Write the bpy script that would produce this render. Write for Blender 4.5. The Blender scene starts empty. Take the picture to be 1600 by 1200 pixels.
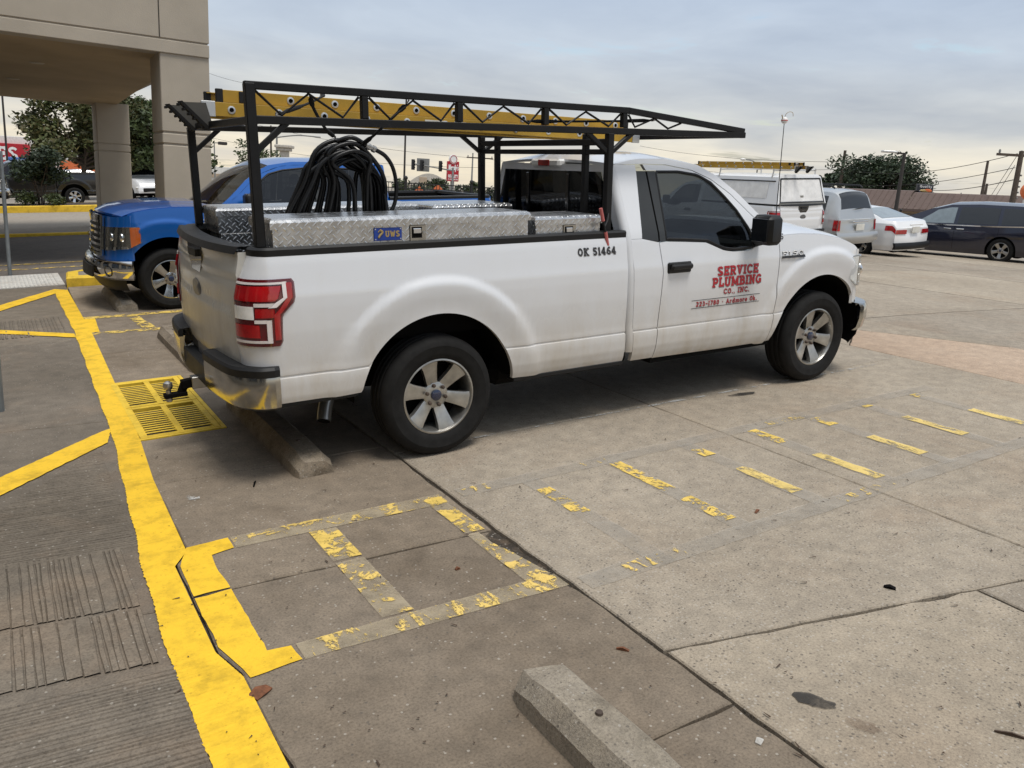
import bpy, math, random
import numpy as np
from mathutils import Vector as V, Matrix
random.seed(7)
S = bpy.context.scene
COL = S.collection
rad = math.radians

# ------------------------------------------------------------------ camera
CAM = V((-2.2551, -5.3963, 1.8564)); YAW, PITCH, ROLL, FPX = 1.0105, .2711, .0093, 1284.8
fw = V((math.cos(YAW)*math.cos(PITCH), math.sin(YAW)*math.cos(PITCH), -math.sin(PITCH)))
rt = V((math.sin(YAW), -math.cos(YAW), 0)); up = rt.cross(fw)
r2 = rt*math.cos(ROLL)+up*math.sin(ROLL); u2 = up*math.cos(ROLL)-rt*math.sin(ROLL)
cd = bpy.data.cameras.new('camera'); cam = bpy.data.objects.new('camera', cd); COL.objects.link(cam)
cam.matrix_world = Matrix(((r2.x, u2.x, -fw.x, CAM.x), (r2.y, u2.y, -fw.y, CAM.y), (r2.z, u2.z, -fw.z, CAM.z), (0, 0, 0, 1)))
cd.sensor_width = 36; cd.lens = 36*FPX/1600; cd.clip_end = 3000; cd.clip_start = .05
S.camera = cam
UP = V((.06466, .01217, .99783)).normalized()       # the lot slopes: true vertical, seen from the lot's own axes
TILT = V((0, 0, 1)).rotation_difference(UP).to_matrix().to_4x4()

# ------------------------------------------------------------------ sky and sun
w = bpy.data.worlds.new('World'); S.world = w; w.use_nodes = True
nt = w.node_tree; nt.nodes.clear(); N = nt.nodes.new; L = nt.links.new
def nd(tree, typ, **kw):
    n = tree.nodes.new(typ)
    for k, v in kw.items():
        if k in n.inputs: n.inputs[k].default_value = v
        else: setattr(n, k, v)
    return n
def ramp(tree, stops, fac=None, interp='LINEAR'):
    n = tree.nodes.new('ShaderNodeValToRGB'); cr = n.color_ramp; cr.interpolation = interp
    while len(cr.elements) < len(stops): cr.elements.new(.5)
    for e, (p, c) in zip(cr.elements, stops):
        e.position = p; e.color = (*c, 1) if len(c) == 3 else c
    if fac is not None: tree.links.new(fac, n.inputs[0])
    return n
def mth(tree, op, a, b=None, clamp=False):
    n = tree.nodes.new('ShaderNodeMath'); n.operation = op; n.use_clamp = clamp
    for i, v in enumerate((a, b)):
        if v is None: continue
        if isinstance(v, (int, float)): n.inputs[i].default_value = v
        else: tree.links.new(v, n.inputs[i])
    return n.outputs[0]
def mixc(tree, fac, a, b, mode='MIX'):
    n = tree.nodes.new('ShaderNodeMix'); n.data_type = 'RGBA'; n.blend_type = mode
    for i, v in ((0, fac), (6, a), (7, b)):
        if isinstance(v, (int, float)): n.inputs[i].default_value = v
        elif isinstance(v, tuple): n.inputs[i].default_value = (*v, 1)
        else: tree.links.new(v, n.inputs[i])
    return n.outputs[2]
SUN_EL, SUN_AZ = rad(70), rad(-75)          # azimuth from +x towards +y
sky = nd(nt, 'ShaderNodeTexSky', sky_type='NISHITA', sun_disc=False, sun_elevation=SUN_EL, sun_rotation=rad(90)-SUN_AZ)
tc = N('ShaderNodeTexCoord')
rot = nd(nt, 'ShaderNodeVectorRotate', rotation_type='EULER_XYZ')
rot.inputs['Rotation'].default_value = TILT.inverted().to_euler()
L(tc.outputs['Generated'], rot.inputs['Vector'])
sx = N('ShaderNodeSeparateXYZ'); L(rot.outputs[0], sx.inputs[0])
el = mth(nt, 'MAXIMUM', sx.outputs[2], 0.0)
den = mth(nt, 'ADD', el, .10)
cx = N('ShaderNodeCombineXYZ')
L(mth(nt, 'DIVIDE', sx.outputs[0], den), cx.inputs[0]); L(mth(nt, 'DIVIDE', sx.outputs[1], den), cx.inputs[1])
n1 = nd(nt, 'ShaderNodeTexNoise', Scale=.55, Detail=5.0, Roughness=.52, Distortion=.35); L(cx.outputs[0], n1.inputs['Vector'])
n2 = nd(nt, 'ShaderNodeTexNoise', Scale=1.5, Detail=7.0, Roughness=.58, Distortion=.5); L(cx.outputs[0], n2.inputs['Vector'])
base = ramp(nt, [(0, (.86, .74, .54)), (.05, (.86, .79, .65)), (.10, (.68, .69, .67)), (.16, (.53, .60, .69)), (.25, (.46, .55, .69)), (.42, (.52, .59, .69)), (1, (.86, .91, .98))], el)
dark = ramp(nt, [(0, (.68, .63, .55)), (.08, (.50, .53, .56)), (.16, (.37, .43, .53)), (.25, (.33, .40, .52)), (.42, (.42, .49, .59)), (1, (.72, .77, .85))], el)
cl = ramp(nt, [(.40, (0, 0, 0)), (.62, (1, 1, 1))], n1.outputs[0])
c1 = mixc(nt, mth(nt, 'MULTIPLY', cl.outputs[0], .8), base.outputs[0], dark.outputs[0])
tex = ramp(nt, [(.34, (.93, .94, .955)), (.66, (1.06, 1.055, 1.04))], n2.outputs[0]); c1 = mixc(nt, 1.0, c1, tex.outputs[0], 'MULTIPLY')
gap = ramp(nt, [(.60, (0, 0, 0)), (.70, (1, 1, 1))], n2.outputs[0])
gapf = mth(nt, 'MULTIPLY', gap.outputs[0], .75)
skc = mixc(nt, 1.0, sky.outputs[0], (.14, .14, .14), 'MULTIPLY')
c2 = mixc(nt, gapf, c1, skc)
bg = nd(nt, 'ShaderNodeBackground', Strength=1.0); L(c2, bg.inputs[0])
out = N('ShaderNodeOutputWorld'); L(bg.outputs[0], out.inputs[0])
sl = bpy.data.lights.new('sun', 'SUN'); sl.energy = 2.3; sl.angle = rad(20); sl.color = (1, .96, .9)
so = bpy.data.objects.new('sun', sl); COL.objects.link(so)
sd = V((math.cos(SUN_AZ)*math.cos(SUN_EL), math.sin(SUN_AZ)*math.cos(SUN_EL), math.sin(SUN_EL)))
so.rotation_euler = sd.to_track_quat('Z', 'Y').to_euler()
vs = S.view_settings; vs.view_transform = 'Standard'; vs.look = 'None'; vs.exposure = 0.10; vs.gamma = 1; vs.use_curve_mapping = False

# ------------------------------------------------------------------ mesh helpers
class MB:
    def __init__(s): s.v = []; s.f = []
    def add(s, vs, fs):
        o = len(s.v); s.v += [tuple(p) for p in vs]; s.f += [tuple(i+o for i in f) for f in fs]; return s
    def box(s, x0, x1, y0, y1, z0, z1, b=0.0, m=None):
        c = V(((x0+x1)/2, (y0+y1)/2, (z0+z1)/2)); h = (abs(x1-x0)/2, abs(y1-y0)/2, abs(z1-z0)/2)
        b = min(b, min(h)*.9)
        vs = []; 
        if b <= 0:
            for sx_ in (-1, 1):
                for sy_ in (-1, 1):
                    for sz_ in (-1, 1): vs.append(V((sx_*h[0], sy_*h[1], sz_*h[2])))
            fs = [(0, 1, 3, 2), (4, 6, 7, 5), (0, 4, 5, 1), (2, 3, 7, 6), (0, 2, 6, 4), (1, 5, 7, 3)]
        else:
            idx = {}
            for i in (-1, 1):
                for j in (-1, 1):
                    for k in (-1, 1):
                        for a in range(3):
                            p = [i*(h[0]-b), j*(h[1]-b), k*(h[2]-b)]; sg = (i, j, k)[a]; p[a] = sg*h[a]
                            idx[i, j, k, a] = len(vs); vs.append(V(p))
            fs = []
            for i in (-1, 1):
                for j in (-1, 1):
                    for k in (-1, 1): fs.append((idx[i, j, k, 0], idx[i, j, k, 1], idx[i, j, k, 2]))
            for a in range(3):
                o1, o2 = [q for q in range(3) if q != a]
                for sg in (-1, 1):
                    q = []
                    for (p1, p2) in ((-1, -1), (1, -1), (1, 1), (-1, 1)):
                        t = [0, 0, 0]; t[a] = sg; t[o1] = p1; t[o2] = p2; q.append(idx[(*t, a)])
                    fs.append(tuple(q))
                for p1 in (-1, 1):
                    for p2 in (-1, 1):
                        q = []
                        for (t_, ax) in ((-1, o1), (1, o1), (1, o2), (-1, o2)):
                            t = [0, 0, 0]; t[a] = t_; t[o1] = p1; t[o2] = p2; q.append(idx[(*t, ax)])
                        fs.append(tuple(q))
        vs = [(m @ p if m is not None else p)+(c if m is None else V((0, 0, 0))) for p in vs] if m is None else [m @ (c+p) for p in vs]
        return s.add(vs, fs)
    def bar(s, p, q, w, h=None, b=.0, roll=0):
        p, q = V(p), V(q); h = h or w; d = (q-p); ln = d.length; d.normalize()
        ref = V((0, 0, 1)) if abs(d.z) < .9 else V((0, 1, 0))
        sd_ = ref.cross(d).normalized(); u_ = d.cross(sd_)
        m = Matrix((d, sd_, u_)).transposed().to_4x4(); m.translation = p
        if roll: m = m @ Matrix.Rotation(roll, 4, 'X')
        return s.box(0, ln, -w/2, w/2, -h/2, h/2, b, m)
    def tube(s, path, r, n=8, closed=False):
        P = [V(p) for p in path]; k = len(P); rr = r if isinstance(r, (list, tuple)) else [r]*k
        vs = []; fs = []; nrm = None
        for i, p in enumerate(P):
            a = P[i-1] if (i or closed) else P[i]; c = P[(i+1) % k] if (i < k-1 or closed) else P[i]
            d = (c-a).normalized()
            if nrm is None: nrm = d.orthogonal().normalized()
            nrm = (nrm-d*nrm.dot(d)); nrm = nrm.normalized() if nrm.length > 1e-6 else d.orthogonal().normalized()
            bn = d.cross(nrm)
            for j in range(n):
                t = 2*math.pi*j/n; vs.append(p+(nrm*math.cos(t)+bn*math.sin(t))*rr[i])
        for i in range(k-1+(1 if closed else 0)):
            for j in range(n):
                a, b_ = i*n+j, i*n+(j+1) % n; c, d_ = ((i+1) % k)*n+(j+1) % n, ((i+1) % k)*n+j
                fs.append((a, b_, c, d_))
        if not closed: fs += [tuple(range(n))[::-1], tuple((k-1)*n+j for j in range(n))]
        return s.add(vs, fs)
    def lathe(s, prof, c=(0, 0, 0), axis='z', n=32, a0=0, a1=2*math.pi, caps=False):
        c = V(c); full = abs(a1-a0-2*math.pi) < 1e-6; m = n if full else n+1; vs = []; fs = []
        for (r, h) in prof:
            for j in range(m):
                t = a0+(a1-a0)*j/n; x, y = r*math.cos(t), r*math.sin(t)
                vs.append(c+V({'z': (x, y, h), 'y': (x, h, y), 'x': (h, x, y)}[axis]))
        for i in range(len(prof)-1):
            for j in range(n):
                a, b_ = i*m+j, i*m+(j+1) % m; fs.append((a, b_, b_+m, a+m))
        if caps:
            fs += [tuple(range(m)), tuple((len(prof)-1)*m+j for j in range(m))]
        return s.add(vs, fs)
    def grid(s, R, flange=None):
        """R: rows of points; flange: vector function(p) giving an inner point for every border vertex"""
        nr, nc = len(R), len(R[0]); vs = [V(p) for row in R for p in row]
        fs = [(i*nc+j, i*nc+j+1, (i+1)*nc+j+1, (i+1)*nc+j) for i in range(nr-1) for j in range(nc-1)]
        if flange:
            bd = [j for j in range(nc)]+[i*nc+nc-1 for i in range(1, nr)]+[(nr-1)*nc+j for j in range(nc-2, -1, -1)]+[i*nc for i in range(nr-2, 0, -1)]
            o = len(vs); vs += [flange(vs[i]) for i in bd]; k = len(bd)
            fs += [(bd[i], bd[(i+1) % k], o+(i+1) % k, o+i) for i in range(k)]
        return s.add(vs, fs)
    def prism(s, poly, z0, z1, f=lambda x, y, z: (x, y, z)):
        k = len(poly); vs = [f(x, y, z0) for x, y in poly]+[f(x, y, z1) for x, y in poly]
        fs = [tuple(range(k))[::-1], tuple(range(k, 2*k))]+[(i, (i+1) % k, k+(i+1) % k, k+i) for i in range(k)]
        return s.add(vs, fs)
    def poly(s, pts): return s.add(pts, [tuple(range(len(pts)))])
    def sphere(s, c, r, n=12, m=8, sq=(1, 1, 1)):
        c = V(c); R = []
        for i in range(m+1):
            a = math.pi*i/m
            R.append([c+V((r*sq[0]*math.sin(a)*math.cos(2*math.pi*j/n), r*sq[1]*math.sin(a)*math.sin(2*math.pi*j/n), r*sq[2]*math.cos(a))) for j in range(n+1)])
        return s.grid(R)
    def mesh(s, name, smooth=35, uv=False):
        me = bpy.data.meshes.new(name); me.from_pydata(s.v, [], s.f); me.update()
        if smooth:
            me.polygons.foreach_set('use_smooth', [True]*len(me.polygons)); me.set_sharp_from_angle(angle=rad(smooth))
        if uv:
            ul = me.uv_layers.new(name='uv')
            for p in me.polygons:
                n_ = p.normal; a = max(range(3), key=lambda q: abs(n_[q])); o = [q for q in range(3) if q != a]
                for li in p.loop_indices:
                    co = me.vertices[me.loops[li].vertex_index].co; ul.data[li].uv = (co[o[0]], co[o[1]])
        return me
    def build(s, name, mat, parent=None, smooth=35, uv=False, kind=None, label=None):
        o = bpy.data.objects.new(name, s.mesh(name, smooth, uv)); COL.objects.link(o); o.data.materials.append(mat)
        if parent is not None: o.parent = parent
        if kind: o['kind'] = kind
        if label: o['label'] = label
        return o
def tag(o, label, cat, group=None):
    o['label'] = label; o['category'] = cat
    if group: o['group'] = group
    return o
def thing(name, label, cat, loc=(0, 0, 0), rz=0, group=None, tilt=False, scale=1):
    o = bpy.data.objects.new(name, None); COL.objects.link(o); o.empty_display_size = .2
    m = Matrix.Translation(loc) @ (TILT if tilt else Matrix.Identity(4)) @ Matrix.Rotation(rz, 4, 'Z') @ Matrix.Scale(scale, 4)
    o.matrix_world = m
    return tag(o, label, cat, group)
def copy_tree(o, parent=None):
    c = o.copy(); COL.objects.link(c); c.parent = parent
    for ch in list(o.children): copy_tree(ch, c)
    return c
def smoothstep(a, b, x):
    t = min(max((x-a)/(b-a), 0), 1); return t*t*(3-2*t)
def interp(x, T): return float(np.interp(x, [t[0] for t in T], [t[1] for t in T]))
def resamp(C, n):
    C = [V(c) for c in C]; d = [0]
    for a, b in zip(C, C[1:]): d.append(d[-1]+(b-a).length)
    out_ = []
    for i in range(n):
        t = d[-1]*i/(n-1); k = max(j for j in range(len(d)) if d[j] <= t+1e-9); k = min(k, len(C)-2)
        u = (t-d[k])/(d[k+1]-d[k]) if d[k+1] > d[k] else 0; out_.append(C[k].lerp(C[k+1], u))
    return out_
def catmull(P, n=6, closed=False):
    P = [V(p) for p in P]; out_ = []; k = len(P)
    for i in range(k if closed else k-1):
        a, b, c, d = (P[(i-1) % k] if closed or i else P[0]), P[i], P[(i+1) % k], (P[(i+2) % k] if closed or i+2 < k else P[-1])
        for j in range(n):
            t = j/n; out_.append(.5*((2*b)+(c-a)*t+(2*a-5*b+4*c-d)*t*t+(3*b-a-3*c+d)*t**3))
    if not closed: out_.append(P[-1])
    return out_
def ray(px, py):
    return fw+r2*((px-800)/FPX)-u2*((py-600)/FPX)
def at(px, py, d): return CAM+ray(px, py)*d            # point seen at a photo position, d metres deep
def sp(t, k=1.5): return .5*(t+math.sqrt(t*t+k*k))-(.0)
def H(x, y):                                             # ground height in lot axes: lot plane, then true level beyond
    a = max(0, sp(x-6.5)-.15); b = max(0, sp(y-9)-.12)
    return -.064*a*(1 if x > 0 else 0)-.0122*b-.08*smoothstep(10, 40, y)

# ------------------------------------------------------------------ materials
MAT = {}
def newmat(name):
    m = bpy.data.materials.new(name); m.use_nodes = True; t = m.node_tree; b = t.nodes['Principled BSDF']; MAT[name] = m
    return m, t, b
def pos(t, obj=False):
    if obj: return t.nodes.new('ShaderNodeTexCoord').outputs['Object']
    return t.nodes.new('ShaderNodeNewGeometry').outputs['Position']
def noise(t, vec, scale, detail=4, rough=.55, dist=0.0):
    n = nd(t, 'ShaderNodeTexNoise', Scale=scale, Detail=float(detail), Roughness=rough, Distortion=dist); t.links.new(vec, n.inputs['Vector']); return n.outputs[0]
def bump(t, b, h, strength=.3, dist=.01):
    n = nd(t, 'ShaderNodeBump', Strength=strength, Distance=dist); t.links.new(h, n.inputs['Height']); t.links.new(n.outputs[0], b.inputs['Normal']); return n
def simple(name, col, rough=.5, metal=0, coat=0, var=.12, vs=6.0, bmp=0, bs=80, emit=None, spec=None, obj=True):
    m, t, b = newmat(name)
    b.inputs['Roughness'].default_value = rough; b.inputs['Metallic'].default_value = metal
    b.inputs['Coat Weight'].default_value = coat; b.inputs['Coat Roughness'].default_value = .04
    if spec is not None: b.inputs['Specular IOR Level'].default_value = spec
    p = pos(t, obj); n = noise(t, p, vs, 5)
    lo = tuple(c*(1-var) for c in col); hi = tuple(min(1, c*(1+var)) for c in col)
    r_ = ramp(t, [(.3, lo), (.7, hi)], n); t.links.new(r_.outputs[0], b.inputs['Base Color'])
    rr = nd(t, 'ShaderNodeMapRange'); rr.inputs['To Min'].default_value = max(0, rough-.06); rr.inputs['To Max'].default_value = min(1, rough+.08)
    t.links.new(noise(t, p, vs*3, 4), rr.inputs['Value']); t.links.new(rr.outputs[0], b.inputs['Roughness'])
    if bmp: bump(t, b, noise(t, p, bs, 4), bmp, .004)
    if emit: b.inputs['Emission Color'].default_value = (*emit[0], 1); b.inputs['Emission Strength'].default_value = emit[1]
    return m
def concrete(name, c1, c2, tint=(.30, .21, .14), agg=.5, big=.45, bstr=.35, tintf=.35):
    m, t, b = newmat(name); p = pos(t); b.inputs['Roughness'].default_value = .92; b.inputs['Specular IOR Level'].default_value = .25
    base_ = ramp(t, [(.32, c1), (.68, c2)], noise(t, p, big, 8, .6, .3))
    vd = nd(t, 'ShaderNodeTexVoronoi', Scale=1.7); t.links.new(p, vd.inputs['Vector']); sd0 = t.nodes.new('ShaderNodeSeparateColor'); t.links.new(vd.outputs['Color'], sd0.inputs[0])
    spot = ramp(t, [(.02, (1, 1, 1)), (.09, (0, 0, 0))], mth(t, 'ADD', vd.outputs['Distance'], mth(t, 'MULTIPLY', noise(t, p, 22, 4), .08)))
    st = ramp(t, [(.52, (0, 0, 0)), (.75, (1, 1, 1))], noise(t, p, big*2.3, 6, .62, .6))
    c = mixc(t, mth(t, 'MULTIPLY', st.outputs[0], tintf), base_.outputs[0], tint)
    c = mixc(t, mth(t, 'MULTIPLY', spot.outputs[0], mth(t, 'MULTIPLY', mth(t, 'GREATER_THAN', sd0.outputs[0], .55), .5)), c, (.06, .05, .042))
    oi = t.nodes.new('ShaderNodeObjectInfo'); orr = ramp(t, [(0, (.90, .90, .91)), (1, (1.09, 1.08, 1.06))], oi.outputs['Random']); c = mixc(t, 1.0, c, orr.outputs[0], 'MULTIPLY')
    mid = ramp(t, [(.3, (.80, .80, .80)), (.7, (1.16, 1.15, 1.13))], noise(t, p, 9, 7, .65)); c = mixc(t, 1.0, c, mid.outputs[0], 'MULTIPLY')
    fine = ramp(t, [(.28, (.50, .49, .48)), (.5, (1, 1, 1)), (.74, (1.32, 1.31, 1.27))], noise(t, p, 95, 4, .7)); c = mixc(t, .8, c, fine.outputs[0], 'MULTIPLY')
    vo = nd(t, 'ShaderNodeTexVoronoi', Scale=58.0); t.links.new(p, vo.inputs['Vector'])
    sepc = t.nodes.new('ShaderNodeSeparateColor'); t.links.new(vo.outputs['Color'], sepc.inputs[0])
    near = mth(t, 'LESS_THAN', vo.outputs['Distance'], .30)
    light = mth(t, 'MULTIPLY', near, mth(t, 'GREATER_THAN', sepc.outputs[0], 1-.16*agg*2))
    darks = mth(t, 'MULTIPLY', near, mth(t, 'LESS_THAN', sepc.outputs[0], .20*agg))
    c = mixc(t, mth(t, 'MULTIPLY', light, .42), c, (.50, .46, .40)); c = mixc(t, mth(t, 'MULTIPLY', darks, .6), c, (.09, .08, .07))
    t.links.new(c, b.inputs['Base Color'])
    h = mth(t, 'ADD', noise(t, p, 140, 4, .7), mth(t, 'MULTIPLY', near, .25)); bump(t, b, h, bstr, .006)
    return m
def paint(name, col, wear, scale=5.0, edge=.06, stretch=(1, 1, 1), ghost=None, grit=.4):
    """road paint that has flaked off: what is left is the paint, the rest lets the concrete show"""
    m, t, b = newmat(name); p = pos(t); b.inputs['Roughness'].default_value = .75
    mp = nd(t, 'ShaderNodeMapping'); mp.inputs['Scale'].default_value = stretch; t.links.new(p, mp.inputs['Vector'])
    n = mth(t, 'ADD', mth(t, 'MULTIPLY', noise(t, mp.outputs[0], scale, 8, .72, .5), .75), mth(t, 'MULTIPLY', noise(t, p, 60, 5, .7), .25))
    a = ramp(t, [(max(0, wear-edge), (0, 0, 0)), (min(1, wear+edge), (1, 1, 1))], n)
    d = ramp(t, [(.28, tuple(c*.62 for c in col)), (.52, col), (.75, tuple(min(1, c*1.08) for c in col))], noise(t, p, 7, 8, .7))
    sp_ = ramp(t, [(.30, (.45, .40, .33)), (.42, (1, 1, 1))], noise(t, p, 55, 5, .75)); c = mixc(t, grit, d.outputs[0], sp_.outputs[0], 'MULTIPLY')
    t.links.new(c, b.inputs['Base Color']); bump(t, b, noise(t, p, 120, 4, .7), .35, .006)
    tr = t.nodes.new('ShaderNodeBsdfTransparent'); mx = t.nodes.new('ShaderNodeMixShader'); t.links.new(a.outputs[0], mx.inputs[0]); t.links.new(tr.outputs[0], mx.inputs[1]); t.links.new(b.outputs[0], mx.inputs[2])
    if ghost is not None: mth_ = mth(t, 'MULTIPLY', a.outputs[0], ghost); t.links.new(mth_, mx.inputs[0])
    t.links.new(mx.outputs[0], t.nodes['Material Output'].inputs[0])
    return m
def carpaint(name, col, dirt=.0, dirtcol=(.30, .25, .19), metal=0.0, rough=.3, ztop=.95):
    m, t, b = newmat(name); p = pos(t, True); b.inputs['Coat Weight'].default_value = 1; b.inputs['Coat Roughness'].default_value = .03; b.inputs['Metallic'].default_value = metal; b.inputs['Roughness'].default_value = rough
    sz = t.nodes.new('ShaderNodeSeparateXYZ'); t.links.new(p, sz.inputs[0])
    mr = nd(t, 'ShaderNodeMapRange', interpolation_type='SMOOTHSTEP'); mr.inputs['From Min'].default_value = ztop; mr.inputs['From Max'].default_value = .35; t.links.new(sz.outputs[2], mr.inputs['Value'])
    mp = nd(t, 'ShaderNodeMapping'); mp.inputs['Scale'].default_value = (1, 1, .35); t.links.new(p, mp.inputs['Vector'])
    nn = ramp(t, [(.32, (.38, .38, .38)), (.72, (.95, .95, .95))], noise(t, mp.outputs[0], 5, 8, .68, .4))
    f = mth(t, 'MULTIPLY', mth(t, 'MULTIPLY', nn.outputs[0], mth(t, 'ADD', mr.outputs[0], .12)), dirt, True)
    sk = ramp(t, [(.66, (0, 0, 0)), (.72, (1, 1, 1))], noise(t, p, 40, 4, .7)); f = mth(t, 'ADD', f, mth(t, 'MULTIPLY', sk.outputs[0], dirt*.25), True)
    t.links.new(mixc(t, f, col, dirtcol), b.inputs['Base Color'])
    t.links.new(mth(t, 'ADD', mth(t, 'MULTIPLY', f, .8), .03, True), b.inputs['Coat Roughness'])
    t.links.new(mth(t, 'SUBTRACT', 1.0, mth(t, 'MULTIPLY', f, .8), True), b.inputs['Coat Weight'])
    return m
def glass(name, tint=(.2, .22, .23)):
    m, t, b = newmat(name); tr = t.nodes.new('ShaderNodeBsdfTransparent'); tr.inputs[0].default_value = (*tint, 1)
    gl = t.nodes.new('ShaderNodeBsdfGlossy'); gl.inputs['Roughness'].default_value = .015; gl.inputs[0].default_value = (.92, .95, 1, 1)
    ge = t.nodes.new('ShaderNodeNewGeometry'); dt = nd(t, 'ShaderNodeVectorMath', operation='DOT_PRODUCT'); t.links.new(ge.outputs['Normal'], dt.inputs[0]); t.links.new(ge.outputs['Incoming'], dt.inputs[1])
    fc = mth(t, 'SUBTRACT', 1.0, mth(t, 'ABSOLUTE', dt.outputs['Value']), True); fre = mth(t, 'ADD', mth(t, 'MULTIPLY', mth(t, 'POWER', fc, 5.0), .95), .045, True); mx = t.nodes.new('ShaderNodeMixShader')
    sm = noise(t, pos(t, True), 5, 6); f = mth(t, 'ADD', fre, mth(t, 'MULTIPLY', sm, .02), True)
    t.links.new(f, mx.inputs[0]); t.links.new(tr.outputs[0], mx.inputs[1]); t.links.new(gl.outputs[0], mx.inputs[2]); t.links.new(mx.outputs[0], t.nodes['Material Output'].inputs[0])
    return m
def treadplate(name):
    m, t, b = newmat(name); b.inputs['Metallic'].default_value = 1; b.inputs['Roughness'].default_value = .3
    uv = t.nodes.new('ShaderNodeTexCoord').outputs['UV']
    mp = nd(t, 'ShaderNodeMapping'); mp.inputs['Scale'].default_value = (30, 30, 30); mp.inputs['Rotation'].default_value = (0, 0, rad(45)); t.links.new(uv, mp.inputs['Vector'])
    s_ = t.nodes.new('ShaderNodeSeparateXYZ'); t.links.new(mp.outputs[0], s_.inputs[0]); X, Y = s_.outputs[0], s_.outputs[1]
    par = mth(t, 'FLOORED_MODULO', mth(t, 'ADD', mth(t, 'FLOOR', X), mth(t, 'FLOOR', Y)), 2.0)
    lx = mth(t, 'SUBTRACT', mth(t, 'FRACT', X), .5); ly = mth(t, 'SUBTRACT', mth(t, 'FRACT', Y), .5)
    def ell(a, b_): return mth(t, 'SQRT', mth(t, 'ADD', mth(t, 'POWER', mth(t, 'ABSOLUTE', mth(t, 'MULTIPLY', a, 1.4)), 2.0), mth(t, 'POWER', mth(t, 'ABSOLUTE', mth(t, 'MULTIPLY', b_, 7.5)), 2.0)))
    e = mth(t, 'ADD', mth(t, 'MULTIPLY', ell(lx, ly), par), mth(t, 'MULTIPLY', ell(ly, lx), mth(t, 'SUBTRACT', 1.0, par)))
    h = ramp(t, [(.45, (1, 1, 1)), (1.0, (0, 0, 0))], e)
    bump(t, b, h.outputs[0], .6, .004)
    nz = noise(t, pos(t, True), 14, 6)
    base_ = ramp(t, [(.3, (.42, .42, .42)), (.7, (.66, .66, .66))], nz)
    t.links.new(mixc(t, mth(t, 'MULTIPLY', h.outputs[0], .7), base_.outputs[0], (.86, .86, .86)), b.inputs['Base Color'])
    t.links.new(mth(t, 'ADD', mth(t, 'MULTIPLY', nz, .25), .16), b.inputs['Roughness'])
    return m
concrete('conc_lot', (.275, .232, .18), (.38, .328, .262), agg=1.0, big=.35, bstr=.6)
concrete('conc_apron', (.18, .143, .105), (.285, .236, .182), tint=(.12, .09, .062), agg=.22, big=.55, tintf=.6)
concrete('conc_walk', (.135, .114, .09), (.205, .176, .143), agg=.15, big=.6)
concrete('conc_red', (.33, .245, .18), (.41, .315, .24), tint=(.40, .28, .2), agg=.5)
concrete('conc_far', (.25, .222, .188), (.32, .288, .25), agg=.2, big=.12)
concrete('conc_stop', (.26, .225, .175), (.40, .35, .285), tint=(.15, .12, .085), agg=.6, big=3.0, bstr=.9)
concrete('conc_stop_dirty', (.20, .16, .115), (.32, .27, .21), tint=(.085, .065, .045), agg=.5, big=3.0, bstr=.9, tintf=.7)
concrete('conc_ramp', (.45, .44, .42), (.58, .57, .54), agg=.1)
concrete('asphalt', (.12, .108, .098), (.18, .165, .15), agg=.3, big=.25)
concrete('joint_fill', (.035, .03, .025), (.09, .075, .06), agg=.8, big=6.0, bstr=1.0)
paint('yellow_new', (.84, .52, .022), .285, 6, .035, grit=.6)
paint('yellow_rung', (.76, .56, .18), .465, 11, .05, (1, .5, 1), ghost=.9, grit=.5)
paint('yellow_kerb', (.78, .52, .04), .22, 4, .06)
paint('yellow_worn', (.74, .52, .14), .545, 9, .02)
paint('yellow_half', (.76, .53, .12), .495, 9, .025)
paint('yellow_last', (.76, .54, .15), .545, 13, .02, (1, .35, 1))
paint('ghost_pale', (.53, .44, .30), .40, 5, .16, ghost=.55, grit=.3)
paint('ghost_faint', (.46, .415, .35), .46, 2.5, .14, ghost=.5, grit=.2)
paint('white_last', (.5, .49, .46), .52, 9, .04)
paint('oil', (.035, .03, .025), .42, 4, .12, ghost=.85)
paint('rust_stain', (.16, .09, .05), .47, 2.2, .15, ghost=.45)
carpaint('white_paint', (.71, .725, .75), dirt=.95, dirtcol=(.47, .41, .325), ztop=1.15)
carpaint('white_gate_shaded', (.56, .55, .51), dirt=1.0, dirtcol=(.27, .225, .16), ztop=1.5)  # building's dark reflection painted into the gate's white, along with its dirt
carpaint('blue_paint', (.001, .105, .42), metal=.3, rough=.28, dirt=.08)
carpaint('white_clean', (.80, .80, .80), dirt=.1); carpaint('silver_paint', (.50, .51, .51), metal=.6, rough=.35, dirt=.1)
carpaint('navy_paint', (.003, .006, .024), metal=.3, rough=.3, dirt=.05); carpaint('black_paint', (.004, .004, .005), dirt=.0)
carpaint('grey_paint', (.16, .17, .18), metal=.5, rough=.35)
treadplate('tread_plate')
glass('tinted_glass', (.13, .14, .15)); glass('black_glass', (.035, .038, .042)); glass('windshield_glass', (.58, .62, .60)); glass('clear_lens', (.92, .93, .93))
simple('dark_glass', (.012, .014, .017), .04, coat=.5); simple('pale_glass', (.20, .24, .26), .05, coat=.5)
simple('black_plastic', (.0085, .0085, .009), .5, bmp=.12, bs=300, spec=.35); simple('black_gloss', (.008, .008, .009), .12, coat=.6)
simple('grey_applique', (.030, .031, .030), .3); simple('rack_black', (.006, .006, .0065), .45, var=.4, vs=9, bmp=.1, bs=120, spec=.3)
simple('under_black', (.006, .0055, .005), .95, spec=.1); simple('interior', (.045, .043, .04), .8)
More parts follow.
